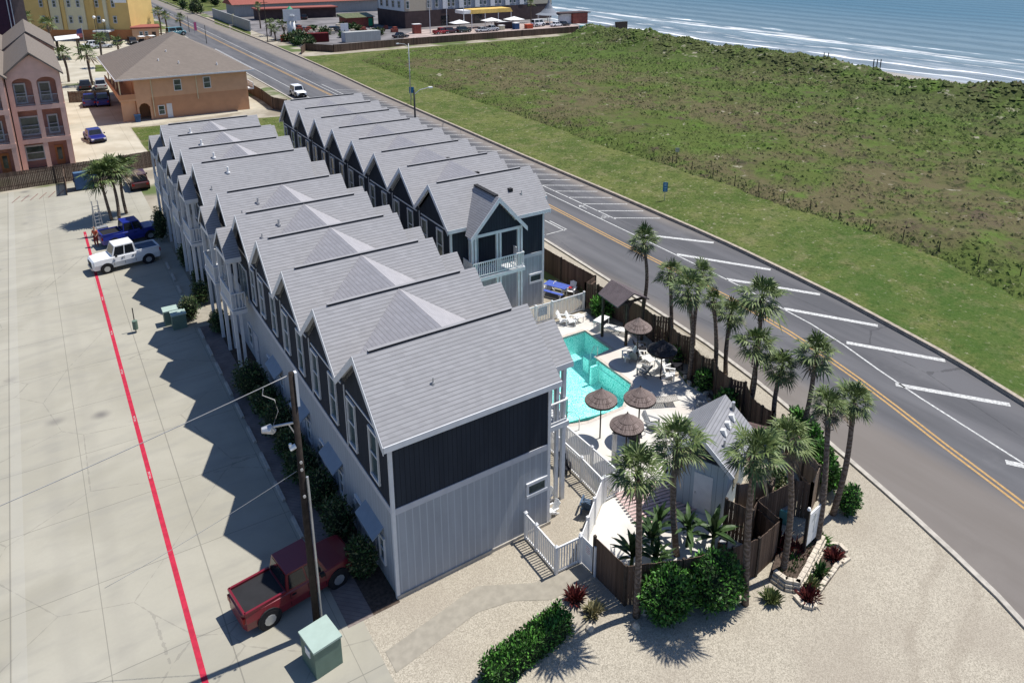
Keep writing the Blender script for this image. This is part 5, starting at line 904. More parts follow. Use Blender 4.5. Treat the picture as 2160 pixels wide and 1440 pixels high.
# ------------------------------------------------------------------ vehicles
def paint(n_, c): return mat('car_paint_'+n_, c, .28, .02, 1, .6)
def car(loc, rz, label, kind, col, L_=4.5, W=1.8, H=1.45, cat='car', group=None, low=False):
    t = thing({'pickup': 'pickup_truck', 'van': 'van'}.get(kind, 'parked_car'), label, cat, (*loc, .012), rz, group); pt = paint(col[0], col[1]); hl = L_/2; b = MB()
    bh = H*(.60 if kind == 'pickup' else .56); g0 = .28*H/1.5
    cab = {'pickup': (.22, -.14), 'suv': (.22, -.46), 'sedan': (.20, -.30), 'van': (.36, -.48), 'jeep': (.16, -.46)}[kind]; ca, cb = cab[0]*L_, cab[1]*L_
    # lower body cross sections along x
    fz = 1.13 if kind in ('pickup', 'van', 'jeep', 'suv') else 1
    secs = [(-hl, .72, g0+.08, bh*.93), (-hl+.10, .93, g0, bh*1.0), (-hl*.5, 1, g0, bh*1.0), (0, 1, g0, bh*1.0), (ca, 1, g0, bh*1.0), (hl*.75, .97, g0, min(bh, bh*.93*fz)), (hl-.12, .93, g0, bh*.84*fz), (hl, .82, g0+.08, bh*.74*fz)]
    vs = []
    for x, wf, za, zb in secs: w_ = W/2*wf; vs += [(x, -w_*.94, za), (x, -w_, (za+zb)/2), (x, -w_*.93, zb-.04), (x, -w_*.86, zb), (x, w_*.86, zb), (x, w_*.93, zb-.04), (x, w_, (za+zb)/2), (x, w_*.94, za)]
    n_ = 8; b.add(vs, [(i*n_+k, i*n_+(k+1) % n_, (i+1)*n_+(k+1) % n_, (i+1)*n_+k) for i in range(len(secs)-1) for k in range(n_)]+[tuple(range(8))[::-1], tuple((len(secs)-1)*8+k for k in range(8))])
    # cabin roof and pillars
    fs, rs_ = (.30, .10) if kind in ('pickup', 'van', 'jeep') else (.55, .45 if kind == 'sedan' else .22); wt, wb = W/2*.74, W/2*.88
    A_ = [(cb, -wb, bh-.02), (ca, -wb, bh-.02), (ca, wb, bh-.02), (cb, wb, bh-.02)]; T_ = [(cb+rs_, -wt, H), (ca-fs, -wt, H), (ca-fs, wt, H), (cb+rs_, wt, H)]
    b.add(A_+T_, [(4, 5, 6, 7), (0, 1, 5, 4), (1, 2, 6, 5), (2, 3, 7, 6), (3, 0, 4, 7)])
    if kind == 'pickup':
        b.box(-hl+.08, -W/2*.90, bh-.02, cb-.02, -W/2*.80, bh+.10); b.box(-hl+.08, W/2*.80, bh-.02, cb-.02, W/2*.90, bh+.10); b.box(-hl+.04, -W/2*.88, bh-.02, -hl+.12, W/2*.88, bh+.10)
    b.ob('body', pt, t)
    if low: pass
    def lerp(p, q, f): return tuple(p[i]*(1-f)+q[i]*f for i in range(3))
    def pane(p, q, r_, s_, off, m0=.06, m1=.94, lo=.12, hi=.9, nm='window'):
        k_ = MB(); a = lerp(lerp(p, s_, lo), lerp(q, r_, lo), m0); c = lerp(lerp(p, s_, lo), lerp(q, r_, lo), m1); d_ = lerp(lerp(p, s_, hi), lerp(q, r_, hi), m1); e_ = lerp(lerp(p, s_, hi), lerp(q, r_, hi), m0)
        k_.rec = False; k_.face(*[tuple(v[i]+off[i] for i in range(3)) for v in (a, c, d_, e_)]); k_.ob(nm, M['tint'], t)
    pane(A_[1], A_[2], T_[2], T_[1], (.012, 0, .008), nm='windscreen'); pane(A_[3], A_[0], T_[0], T_[3], (-.012, 0, .008), nm='rear_window')
    for (a_, b_, c__, d__, o_) in ((A_[0], A_[1], T_[1], T_[0], -.012), (A_[2], A_[3], T_[3], T_[2], .012)): pane(a_, b_, c__, d__, (0, o_, .004), .06, .49); pane(a_, b_, c__, d__, (0, o_, .004), .54, .93)
    if kind == 'pickup': k_ = MB(); k_.box(-hl+.14, -W/2*.79, bh-.01, cb-.05, W/2*.79, bh+.012); k_.ob('bed_floor', M['black'] if col[0] != 'white' else M['cushion_blue'], t)
    wr = .33*H/1.5 if kind != 'pickup' else .38; 
    for sx in (-.30, .31):
        for sy in (-1, 1):
            k_ = MB(); k_.tube([(sx*L_, sy*(W/2-.20), wr), (sx*L_, sy*(W/2+.015), wr)], wr, 14); wh = k_.ob('wheel', M['black'], t); k_ = MB(); k_.tube([(sx*L_, sy*(W/2+.0), wr), (sx*L_, sy*(W/2+.03), wr)], wr*.58, 10); k_.ob('rim', M['steel'], wh)
    for sy in (-1, 1):
        k_ = MB(); k_.box(hl-.16, sy*W*.36-.15, bh*.60, hl+.005, sy*W*.36+.13, bh*.78); k_.ob('headlight', M['white'], t); k_ = MB(); k_.box(-hl-.012, sy*W*.36-.12, bh*.66, -hl+.08, sy*W*.36+.12, bh*.88); k_.ob('tail_light', mat('red_lens', (.30, .01, .01), .3, .05), t)
        k_ = MB(); k_.box(ca-.35, sy*(W/2+.07)-.07, bh+.02, ca-.2, sy*(W/2+.07)+.07, bh+.17); k_.ob('mirror', M['black'], t)
    k_ = MB(); k_.box(hl-.04, -W*.33, g0+.02, hl+.07, W*.33, g0+.2); k_.ob('bumper', M['steel'] if kind in ('pickup',) else M['black'], t); k_ = MB(); k_.box(hl-.05, -W*.25, bh*.42, hl+.02, W*.25, bh*(.84 if fz > 1 else .66)); k_.ob('grille', M['black'], t)
    k_ = MB(); k_.rec = False
    for sy in (-1, 1):
        yy = sy*(W/2+.004)
        for x in (cb+.10, (ca+cb)/2, ca-.12): k_.face((x, yy, g0+.14), (x+.022, yy, g0+.14), (x+.022, yy*.965, bh-.05), (x, yy*.965, bh-.05))
    k_.ob('door_seams', M['black'], t)
    for x in ((ca+cb)/2+.14, cb+.26):
        for sy in (-1, 1): k_ = MB(); k_.cb((x, sy*(W/2*.985), bh-.17), .16, .04, .035); k_.ob('door_handle', M['black'], t)
    for sx in (-.30, .31):
        for sy in (-1, 1): k_ = MB(); k_.tube([(sx*L_, sy*(W/2-.1), wr+.03), (sx*L_, sy*(W/2+.006), wr+.03)], wr*1.2, 16); k_.ob('wheel_arch', M['black'], t)
    return t
WH, BL, BK, SV, RD, NV = ('white', (.72, .73, .74)), ('royal_blue', (.012, .025, .22)), ('black', (.012, .012, .015)), ('silver', (.40, .42, .44)), ('red', (.28, .015, .02)), ('navy', (.01, .012, .14))
car((-4.5, 39.35), radians(188), 'white four-door pickup parked across the end of the red line', 'pickup', WH, 4.85, 1.9, 2.0, 'pickup truck')
car((-3.55, 44.9), radians(8), 'royal blue pickup parked beside the white pickup', 'pickup', BL, 4.5, 1.9, 1.9, 'pickup truck')
car((-.9, 61.3), radians(90), 'dark red and black car parked at the far end of the balconied row', 'suv', ('maroon', (.05, .012, .015)), 4.4, 1.8, 1.7)
car((-2.9, 85.5), radians(-82), 'dark blue sedan on the pale concrete behind the pink building', 'sedan', NV, 4.6, 1.9, 1.5)
car((28.0, 101.2), radians(-88), 'white off-road car with a black soft top at the road edge', 'jeep', WH, 3.9, 1.8, 1.8)
car((27.2, 30.2), radians(90), 'white car parked at the road, half hidden by the corner of the road-side house', 'suv', WH, 4.5, 1.8, 1.6)
car((-2.9, .2), radians(8), 'dark red pickup in the shade left of the utility pole', 'pickup', ('wine', (.16, .012, .02)), 4.6, 1.8, 1.75, 'pickup truck')
car((-15.1, 8.0), radians(4), 'black car at the left edge, the farther of two', 'sedan', BK, 4.5, 1.8, 1.5); car((-15.2, 3.3), radians(4), 'dark purple car at the left edge, the nearer of two', 'sedan', ('plum', (.03, .02, .07)), 4.5, 1.8, 1.5)
cg = 'parked cars in the distance'
for x, y, rz, k_, c, lb in ((-1.0, 127, 1.5, 'sedan', BK, 'dark car beyond the dark fence, left of two'), (1.3, 126, 1.5, 'suv', SV, 'silver car beyond the dark fence, right of two'), (-1.55, 110.5, 1.5, 'pickup', NV, 'dark blue pickup in front of the dark fence, left of two'), (.2, 110, 1.5, 'pickup', BL, 'dark blue pickup in front of the dark fence, right of two'),
    (5.0, 188, .2, 'sedan', WH, 'white car by the flag in front of the yellow hotel'), (6.6, 184.5, .2, 'sedan', SV, 'silver blue car behind the short palms'), (10.6, 191, 1.4, 'suv', BK, 'dark car in the yellow hotel entrance'), (13.7, 189.2, -1.5, 'suv', BK, 'black car beside the orange-roofed hut'), (25.9, 203, .3, 'van', ('teal', (.10, .22, .26)), 'teal van among the roadside palms'),
    (76.4, 168.5, .1, 'sedan', BK, 'black car behind the middle of the long dark fence'), (89.8, 171, .1, 'pickup', RD, 'red pickup behind the long fence, left'), (93.0, 171.5, .2, 'suv', ('maroon', (.1, .01, .02)), 'maroon car beside the red pickup'), (97.5, 171.5, .1, 'suv', ('olive', (.03, .045, .035)), 'dark green car under the small white canopy'), (103, 170, .1, 'sedan', SV, 'silver car behind the long fence'), (106.3, 170.5, .1, 'pickup', SV, 'grey pickup behind the long fence'),
    (125.6, 174.5, .2, 'van', WH, 'white van near the grey tent'), (131, 172, .1, 'sedan', WH, 'white car right of the white van'), (134, 172.3, .1, 'sedan', BK, 'black car near the brick hut'), (62, 222, .1, 'sedan', SV, 'silver car in front of the long red-roofed building'), (48.5, 236, .2, 'sedan', WH, 'white car behind the white wall'), (28.9, 329, 1.55, 'sedan', WH, 'white car far along the road'), (66, 190, .2, 'suv', BK, 'dark car in the car park left of the beach hotel'), (58, 200, 0., 'suv', ('grey', (.08, .08, .09)), 'grey car in the car park behind the lighthouse sign'), (78.5, 205, .3, 'pickup', BK, 'black pickup beside the beach hotel wall'), (70, 232, 1.2, 'suv', BK, 'dark car before the red-roofed building')):
    car((x, y), rz, lb, k_, c, 4.6 if k_ != 'van' else 5, 1.9, {'van': 2.3, 'suv': 1.75, 'pickup': 1.8}.get(k_, 1.5), group=cg)
def cart(loc, rz, lb):
    t = thing('golf_cart', lb, 'golf cart', (*loc, .01), rz, 'golf carts by the hut'); b = MB(); b.box(-1.1, -.6, .3, 1.2, .6, .75); b.ob('body', M['black'], t); b = MB(); b.box(-1.1, -.65, 1.85, .9, .65, 1.93); b.ob('roof', M['white'], t); b = MB(); b.box(-.6, -.55, .75, -.1, .55, 1.25); b.ob('seat', M['black'], t)
    for sx in (-1.0, .8):
        for sy in (-.58, .58): b = MB(); b.bar((sx, sy, .7), (sx, sy, 1.85), .04); b.ob('roof_post', M['black'], t)
    for sx in (-.75, .85):
        for sy in (-.6, .6): b = MB(); b.tube([(sx, sy-.08, .28), (sx, sy+.08, .28)], .28, 10); b.ob('wheel', M['black'], t)
cart((15.7, 188.0), -1.4, 'golf cart left of two in front of the orange-roofed hut'); cart((18.0, 188.2), -1.4, 'golf cart right of two in front of the orange-roofed hut')

# ------------------------------------------------------------------ other buildings
M['pink'] = mat('pink_stucco', (.62, .40, .33), .85, .06, 1.5); M['pink_dark'] = mat('deep_pink_stucco', (.46, .23, .18), .85, .08); M['orange'] = mat('orange_stucco', (.56, .34, .21), .85, .06, .8); M['orange_low'] = mat('deeper_orange_stucco', (.47, .255, .145), .85, .06, .8)
M['yellow'] = mat('yellow_stucco', (.60, .42, .16), .8, .05, .4); M['cream'] = mat('cream_stucco', (.58, .53, .36), .8, .05, .4); M['rust'] = mat('rust_stucco', (.45, .19, .08), .8, .06); M['purple'] = mat('plum_siding', (.045, .018, .035), .7, .1); M['brick'] = mat('dark_brick', (.065, .045, .045), .85, .15, .6); M['brick_red'] = mat('red_brick', (.26, .075, .055), .85, .2, 2); M['grey_blue'] = mat('grey_blue_panel', (.30, .33, .37), .7, .06)
M['rail_grey'] = mat('grey_railing', (.30, .31, .33), .6, .08); M['red_roof'] = mat('red_tile_roof', (.26, .085, .065), .85, .15, 3); M['contgrey'] = mk_board('grey_container_wall', (.36, .37, .36), .5, .7, .06); M['contred'] = mk_board('maroon_container_wall', (.12, .02, .02), .5, .6, .08)
def panel_window(parent, org, u, wd, h, nm='window', fr='trim'): window(('pb', fr), parent, org, u, wd, h, True, .14, .08, frame=fr)
# pink three-storey block: front frame at y=73.6
def pink_house(x0, x1, yf, yb, label, first):
    t = thing('pink_townhouse', label, 'building', (x0, yf, 0), 0, 'pink stucco townhouses'); W_ = x1-x0; he, hp = 10.9, 13.1
    b = MB(); b.box(.05, 1.5, 0, W_-.05, yb-yf, he); b.ob('wall', M['pink_dark'], t)
    b = MB(); b.prism([(0, he-.02), (W_, he-.02), (W_/2, hp-.35)], 0.02, yb-yf, 'y'); b.ob('gable', M['pink'], t)
    for x in (0, W_/2-.22, W_-.5): b = MB(); b.box(x, 0, 0, x+(.45 if x else .5), .5, he); b.ob('column', M['pink'], t)
    for x in (0, W_-.3): b = MB(); b.box(x, .5, 0, x+.3, 1.5, he); b.ob('side_wall', M['pink'], t)
    b = MB(); b.box(W_-.02, .5, 0, W_+.03, yb-yf, he-.01); b.ob('side_wall', M['pink'], t)
    for z in (3.05, 6.75): b = MB(); b.box(.01, -.02, z, W_-.01, 1.5, z+.5); b.ob('floor_slab', M['pink'], t)
    for xa, xb in ((.5, W_/2-.22), (W_/2+.23, W_-.5)):
        b = MB(); n_ = 12; r_ = (xb-xa)/2; c = (xa+xb)/2
        pts = [(c+r_*cos(pi-pi*i/n_), 9.75+r_*.62*sin(pi*i/n_)) for i in range(n_+1)]
        for p, q in zip(pts, pts[1:]): b.add([(p[0], 0, p[1]), (q[0], 0, q[1]), (q[0], 0, he), (p[0], 0, he), (p[0], .4, p[1]), (q[0], .4, q[1]), (q[0], .4, he), (p[0], .4, he)], [(0, 1, 2, 3), (7, 6, 5, 4), (0, 4, 5, 1)])
        b.ob('arch', M['pink'], t)
        for z in (3.55, 7.25):
            b = MB(); b.box(xa, .08, z+1.05, xb, .14, z+1.12); b.box(xa, .08, z+.08, xb, .14, z+.14)
            for i in range(int((xb-xa)/.12)): b.box(xa+.06+i*.12, .09, z+.1, xa+.085+i*.12, .13, z+1.08)
            b.ob('railing', M['rail_grey'], t)
    panel_window(t, (W_*.22, 1.48, 7.4), (1, 0, 0), 1.0, 2.1); panel_window(t, (W_*.68, 1.48, 7.4), (1, 0, 0), 1.0, 2.1); panel_window(t, (W_*.28, 1.48, 3.8), (1, 0, 0), 1.7, 2.0); panel_window(t, (W_*.72, 1.48, 3.8), (1, 0, 0), .9, 2.0); panel_window(t, (W_*.28, 1.48, .9), (1, 0, 0), 1.7, 1.6)
    d = MB(); d.box(W_*.74-.42, 1.42, .05, W_*.74+.42, 1.5, 2.3); d = d.ob('door', M['rust'], t); b = MB(); b.box(W_*.74-.22, 1.39, .6, W_*.74+.22, 1.42, 2.0); b.ob('pane', M['glass'], d)
    for sd in (0, 1):
        xa = -.35 if sd == 0 else W_+.35; b = MB(); b.add([(W_/2, -.4, hp), (W_/2, yb-yf, hp), (xa, yb-yf, he-.25), (xa, -.4, he-.25), (W_/2, -.4, hp-.2), (W_/2, yb-yf, hp-.2), (xa, yb-yf, he-.45), (xa, -.4, he-.45)], [(0, 1, 2, 3), (7, 6, 5, 4), (3, 2, 6, 7), (0, 3, 7, 4), (1, 5, 6, 2)]); b.ob('roof', M['shingle_brown'], t)
pink_house(-10.75, -5.77, 73.6, 94, 'pink three-storey house with two arched top balconies facing the driveway', 1)
pink_house(-15.9, -10.9, 72.4, 94, 'left neighbour of the pink house, cut by the photo edge', 0)
pink_house(-10.9, -5.3, 97, 116, 'second pink house behind the front one, only its brown roof showing', 0); pink_house(-17, -11.2, 97, 116, 'farther left pink house, only its brown roof showing', 0)
t = thing('plum_building', 'dark plum coloured tall building with a pale corner trim, top left', 'building', (-9.6, 130, 0)); b = MB(); b.box(-20, 0, 0, .2, 6, 17); b.ob('wall', M['purple'], t); b = MB(); b.box(.2, .3, 0, 2.1, 6, 16.5); b.ob('side_wall', mat('grey_brown_stucco', (.16, .12, .11), .85, .1), t)
for x in (-.3, .2): b = MB(); b.box(x, -.1, 0, x+.14, .0, 17); b.ob('downpipe', M['trim_grey'], t)
b = MB(); b.box(-20.4, -.5, 17, 2.5, 6.4, 17.6); b.ob('roof', M['shingle_brown'], t)
# orange lodge
t = thing('orange_lodge', 'orange two-storey lodge with a brown hipped roof', 'building', (3.3, 94.6, 0)); b = MB(); b.box(0, 0, 3.2, 15.3, 25, 6.1); b.ob('upper_wall', M['orange'], t); b = MB(); b.box(1.8, .05, 0, 15.28, 25, 3.2); b.ob('lower_wall', M['orange_low'], t)
b = MB(); b.prism([(0, 0), (.25, 0), (.25, 1.9), (.55, 2.35), (.95, 2.5), (1.35, 2.35), (1.65, 1.9), (1.65, 0), (1.9, 0), (1.9, 3.2), (0, 3.2)], .0, .3, 'y'); b.ob('entrance_arch', M['orange'], t); b = MB(); b.box(.2, 2.5, 0, 1.8, 2.6, 3.2); b.box(0, .3, 0, .2, 25, 3.2); b.ob('passage_wall', M['orange_low'], t)
b = MB(); ev_ = [(-2.3, -.9, 6.15), (16.2, -.9, 6.15), (16.2, 26, 6.15), (-2.3, 26, 6.15)]; pk = [(7.9, 11.5, 10.9), (7.9, 14, 10.9)]
b.add(ev_+pk, [(0, 1, 4), (1, 2, 5, 4), (2, 3, 5), (3, 0, 4, 5), (3, 2, 1, 0)]); b.ob('roof', M['shingle_brown'], t); b = MB(); b.box(-2.32, -.94, 5.98, 16.22, -.88, 6.2); b.box(16.18, -.88, 5.98, 16.24, 26, 6.2); b.box(-2.34, -.88, 5.98, -2.28, 26, 6.2); b.ob('fascia', M['trim'], t)
window('lg', t, (5.6, 0, 3.9), (1, 0, 0), .95, 1.6); window('lg', t, (9.6, 0, 3.9), (1, 0, 0), .95, 1.6)
for x in (2.1, 8.1): b = MB(); b.box(x, -.08, .4 if x < 3 else 2.4, x+.1, -.0, 6.0); b.ob('downpipe', M['cream'], t)
d = MB(); d.box(3.8, -.02, .05, 4.5, .04, 2.1); d.ob('door', M['trim'], t); window('lg2', t, (3.1, .05, .6), (1, 0, 0), .8, 1.3)
b = MB(); b.box(-2.0, .0, 2.9, 0, 20, 3.2); b.ob('side_deck', M['orange'], t); b = MB(); b.box(-2.0, -.05, 3.2, 0, .1, 3.9); b.box(-2.05, .1, 3.2, -1.9, 20, 3.9); b.ob('deck_parapet', M['orange_low'], t); b = MB(); b.box(-1.9, .3, 0, -.1, .5, 2.9); b.ob('passage_wall', M['orange'], t)
for y in (.1, 5, 10, 15): b = MB(); b.box(-1.9, y, 3.9, -1.75, y+.15, 6.0); b.ob('post', M['cream'], t)
b = MB(); b.box(-.04, 1.5, 3.3, .0, 2.4, 5.2); b.ob('door', M['rust'], t)
b = MB(); b.box(15.3, 1, 2.9, 16.4, 5, 3.1); b.box(16.3, 1, 3.1, 16.4, 5, 3.9); b.ob('end_balcony', M['trim'], t)
for x, y, z in ((4.0, 3.5, 1), (6.5, 2.4, 1), (11.5, 1.2, 1), (5.5, 6, 1)):
    zz = 6.15+(y+.9)*(4.25/11.9); b = MB(); b.tube([(x, y, zz-.2), (x, y, zz+.45)], .09, 7); b.ob('vent_pipe', M['white'], t)
t = thing('trash_can', 'blue wheeled bin under the lodge arch', 'bin', (3.1, 94.0, 0)); b = MB(); b.prism([(-.3, 0), (.3, 0), (.36, 1.0), (-.36, 1.0)], -.35, .35, 'y'); b.ob('body', M['bluebin'], t); b = MB(); b.box(-.4, -.4, 1.0, .4, .4, 1.07); b.ob('lid', M['bluebin'], t)
# yellow hotel
t = thing('yellow_hotel', 'yellow and cream hotel with small paired windows, top left', 'building', (-14, 215.2, 0), atan2(-11, 17.2)*.92); YW = 33.3; b = MB(); b.box(0, 0, 2.6, YW, 14, 16); b.ob('wall', M['yellow'], t); b = MB(); b.box(-.1, -.1, 0, YW+.1, 14, 2.6); b.ob('base_wall', M['rust'], t)
for xa, xb in ((14.0, 16.6), (17.6, 22.6)): b = MB(); b.box(xa, -.35, 2.6, xb, 0, 16.4); b.ob('cream_bay', M['cream'], t)
for x in (13.0, 17.0, 24.2, 27.3): b = MB(); b.box(x, -.6, 2.6, x+.8, 0, 16.6); b.ob('pilaster', M['yellow'] if x != 27.3 else M['cream'], t)
for z in (4.3, 8.3, 12.2):
    for x in (15.4, 18.9, 21.2, 25.6, 29.6, 12.0): panel_window(t, (x, -.36 if x not in (25.6, 29.6, 12.0) else 0, z), (1, 0, 0), .8, 1.7, fr='trim_grey')
b = MB(); b.box(29.8, -.12, 9.4, 33.0, 0, 11.4); sg = b.ob('sign_panel', M['white'], t); b = MB(); b.box(25.2, -3.4, 2.3, 29, 0, 2.7); b.ob('entrance_canopy', M['trim'], t); b = MB(); b.box(27.2, -3.2, 0, 29, -3.1, 2.2); b.ob('glass_porch', M['glass'], t)
for x, y, h_, lb in ((6.0, 186, 6.8, 'street lamp in front of the yellow hotel, left of two'), (8.0, 188, 5.7, 'street lamp in front of the yellow hotel, right of two')):
    t = thing('street_lamp', lb, 'lamp post', (x, y, 0)); b = MB(); b.tube([(0, 0, 0), (0, 0, h_)], .06, 6); b.ob('pole', M['blackmetal'], t); b = MB(); b.tube([(0, 0, h_), (0, 0, h_+.2), (0, 0, h_+.55), (0, 0, h_+.7)], [.12, .33, .33, .1], 10); b.ob('globe', M['white'], t, smooth=True)
t = thing('flagpole', 'flagpole with a small red, white and blue flag before the yellow hotel', 'flagpole', (2.3, 170, 0)); b = MB(); b.tube([(0, 0, 0), (0, 0, 7)], .06, 6); b.ob('pole', M['steel'], t); b = MB(); b.face((-.1, 0, 5.2), (-1.2, .1, 5.0), (-1.0, .1, 6.0), (-.1, 0, 6.3)); b.ob('flag', mat('blue_flag_cloth', (.05, .06, .16), .8, .1), t); b = MB(); b.face((-.1, .02, 4.3), (-1.1, .1, 4.1), (-1.2, .1, 5.0), (-.1, .02, 5.2)); b.ob('flag', mat('red_flag_cloth', (.45, .15, .15), .8, .2, 6), t)
t = thing('carport', 'white flat-roofed carport behind the pink house', 'carport', (-3.0, 166, 0)); b = MB(); b.prism([(0, 4.2), (4.4, 4.5), (4.4, 4.62), (0, 4.32)], 0, 8, 'y'); b.ob('roof', M['white'], t)
for x, y in ((.2, .2), (4.1, .2), (.2, 7.6), (4.1, 7.6)): b = MB(); b.cb((x, y, 0), .3, .3, 4.2); b.ob('post', M['post_wood'], t)
t = thing('orange_hut', 'small orange hut with a flat red roof by the road', 'building', (14.6, 196, 0), -.1); b = MB(); b.box(0, 0, 0, 6.2, 7, 3); b.ob('wall', M['orange'], t); b = MB(); b.box(-.3, -.3, 3, 6.5, 7.3, 3.4); b.ob('roof', M['red_roof'], t)
for x in (2.0, 3.2): window('hut', t, (x, 0, 1.2), (1, 0, 0), .7, 1.0)
b = MB(); b.box(4.5, -.05, 0, 5.4, 0, 2.1); b.ob('door', M['post_wood'], t)
# beach hotel
t = thing('beach_hotel', 'long beach hotel, dark brick ground floor below pale grey panelled storeys', 'building', (87.0, 188.7, 0), atan2(8, 57)); HW = 60
b = MB(); b.box(0, 0, 0, HW, 16, 5.1); b.ob('brick_base', M['brick'], t); b = MB(); b.box(.2, .2, 5.1, HW-.2, 16, 17); b.ob('upper_wall', M['grey_blue'], t); b = MB(); b.box(0, .0, 5.1, 9.5, .25, 17); b.ob('beige_bay', mat('beige_panel', (.42, .37, .29), .8, .05), t); b = MB(); b.box(-.05, .25, 5.1, .2, 15, 17); b.ob('white_bay', M['trim'], t)
b = MB(); b.box(HW-11, -.1, 5.1, HW-.1, .2, 17); b.ob('beige_bay', _MC['beige_panel'], t)
for i in range(12):
    x = 11.5+i*3.15
    if i % 2: b = MB(); b.box(x-.9, -.15, 5.3, x+.9, .2, 17); b.ob('white_panel', M['trim'], t)
    for z in (5.9, 9.4): window('bh', t, (x+1.4 if i % 2 else x, 0.1, z), (1, 0, 0), 1.1, 2.3, True, .14, .1, frame='trim_grey')
for z in (5.9, 9.4): window('bh', t, (1.0, 0, z), (1, 0, 0), 1.0, 2.2, True, .14, .1, frame='trim_grey'); window('bh', t, (8.6, 0, z), (1, 0, 0), 1.2, 2.2, True, .14, .1, frame='trim_grey')
for i in range(4): window('bb', t, (-.06, 3+i*3.4, 6), (0, -1, 0), 1.4, 2.0, True, .12, .1, frame='trim_grey')
for x in (13.0, 26.0): b = MB(); b.box(x, -.05, .2, x+3, 0, 3.2); b.ob('dark_doorway', M['tint'], t)
t = thing('yellow_canopy', 'yellow and white striped canopy over the hotel terrace', 'canopy', (103.5, 178, 0), .1); b = MB(); b.prism([(0, 4.5), (16, 4.5), (15.2, 5.7), (.8, 5.7)], 0, 5, 'y'); b.ob('awning', mat('yellow_canvas', (.62, .42, .12), .8, .15, .5), t); b = MB(); b.box(-2.5, .3, 4.6, .3, 4.6, 5.6); b.ob('white_awning_end', M['white'], t)
for x in (.5, 5.5, 10.5, 15.5): b = MB(); b.cb((x, .2, 0), .18, .18, 4.5); b.ob('post', M['trim'], t)
for x, y, s_, c, lb in ((97.2, 173.4, 2.6, 'white', 'white square umbrella canopy over the dark green car'), (109, 175, 2.8, 'white', 'white terrace umbrella left of the hotel canopy steps'), (117, 175, 2.8, 'white', 'white terrace umbrella right of the hotel canopy steps')):
    t = thing('terrace_umbrella', lb, 'umbrella', (x, y, 0)); b = MB(); b.add([(-s_, -s_*.7, 2.6), (s_, -s_*.7, 2.6), (s_, s_*.7, 2.6), (-s_, s_*.7, 2.6), (0, 0, 3.5)], [(0, 1, 4), (1, 2, 4), (2, 3, 4), (3, 0, 4), (3, 2, 1, 0)]); b.ob('canopy', M[c], t); b = MB(); b.cb((0, 0, 0), .1, .1, 3.2); b.ob('pole', M['steel'], t)
for x, y, sz, c, lb in ((84.5, 175.5, (2.2, 1.5, 2.6), 'brick_red', 'small red and white kiosk before the hotel wall'), (110.5, 171.8, (1.6, 1.4, 1.3), 'cream', 'pale crate stack behind the long fence'), (115.5, 171.5, (1.6, 1.6, 1.8), 'bluebin', 'blue bin behind the long fence'), (119.8, 171, (2.2, 1.6, 1.2), 'orange_cloth', 'orange-red cover behind the long fence'), (113.3, 175, (6, 1.5, 2.0), 'brick', 'dark terrace bar beneath the yellow canopy')):
    t = thing('kiosk' if c == 'brick_red' else 'terrace_box', lb, 'kiosk' if c == 'brick_red' else 'box', (x, y, 0)); b = MB(); b.cb((0, 0, 0), *sz); b.ob('body', M[c], t); b = MB(); b.cb((0, 0, sz[2]), sz[0]*1.08, sz[1]*1.1, .15); b.ob('top', M['white'] if c != 'orange_cloth' else M[c], t)
t = thing('grey_tent', 'grey peaked tent at the right end of the beach hotel', 'tent', (133.5, 180, 0)); b = MB(); n_ = 12; prof = [(0, 8.5), (.5, 6.6), (1.4, 4.9), (2.8, 3.6), (4.4, 3.0)]
for (r0, z0), (r1, z1) in zip(prof, prof[1:]): b.add([(r0*cos(2*pi*k/n_), r0*sin(2*pi*k/n_), z0) for k in range(n_)]+[(r1*cos(2*pi*k/n_), r1*sin(2*pi*k/n_), z1) for k in range(n_)], [(k, (k+1) % n_, n_+(k+1) % n_, n_+k) for k in range(n_)])
b.rec = False; b.ob('tent_top', mat('grey_canvas', (.20, .22, .25), .8, .1), t, smooth=True)
for k in range(6): a = k*pi/3; b = MB(); b.cb((4.0*cos(a), 4.0*sin(a), 0), .2, .2, 3.1); b.ob('post', M['trim'], t)
t = thing('beach_hut', 'red brick hut with a dark flat roof behind the fence', 'hut', (140, 175.5, 0)); b = MB(); b.box(0, 0, 0, 6, 4, 3.4); b.ob('wall', M['brick_red'], t); b = MB(); b.box(-5.5, -.2, 3.4, 7, 4.5, 3.7); b.ob('roof', M['brick'], t); b = MB(); b.box(-5, 1, 0, 0, 1.3, 3.3); b.ob('white_curtain_wall', M['trim'], t)
t = thing('board_pen', 'pale board fence panels at the edge of the dunes', 'fence', (130.2, 152.8, 0)); b = MB(); b.box(0, 0, 0, 9, .2, 1.7); b.ob('fence_boards', M['contgrey'], t); b = MB(); b.box(9.2, -.2, 0, 13.5, .6, 2.6); b.ob('reed_screen', M['post_wood'], t)
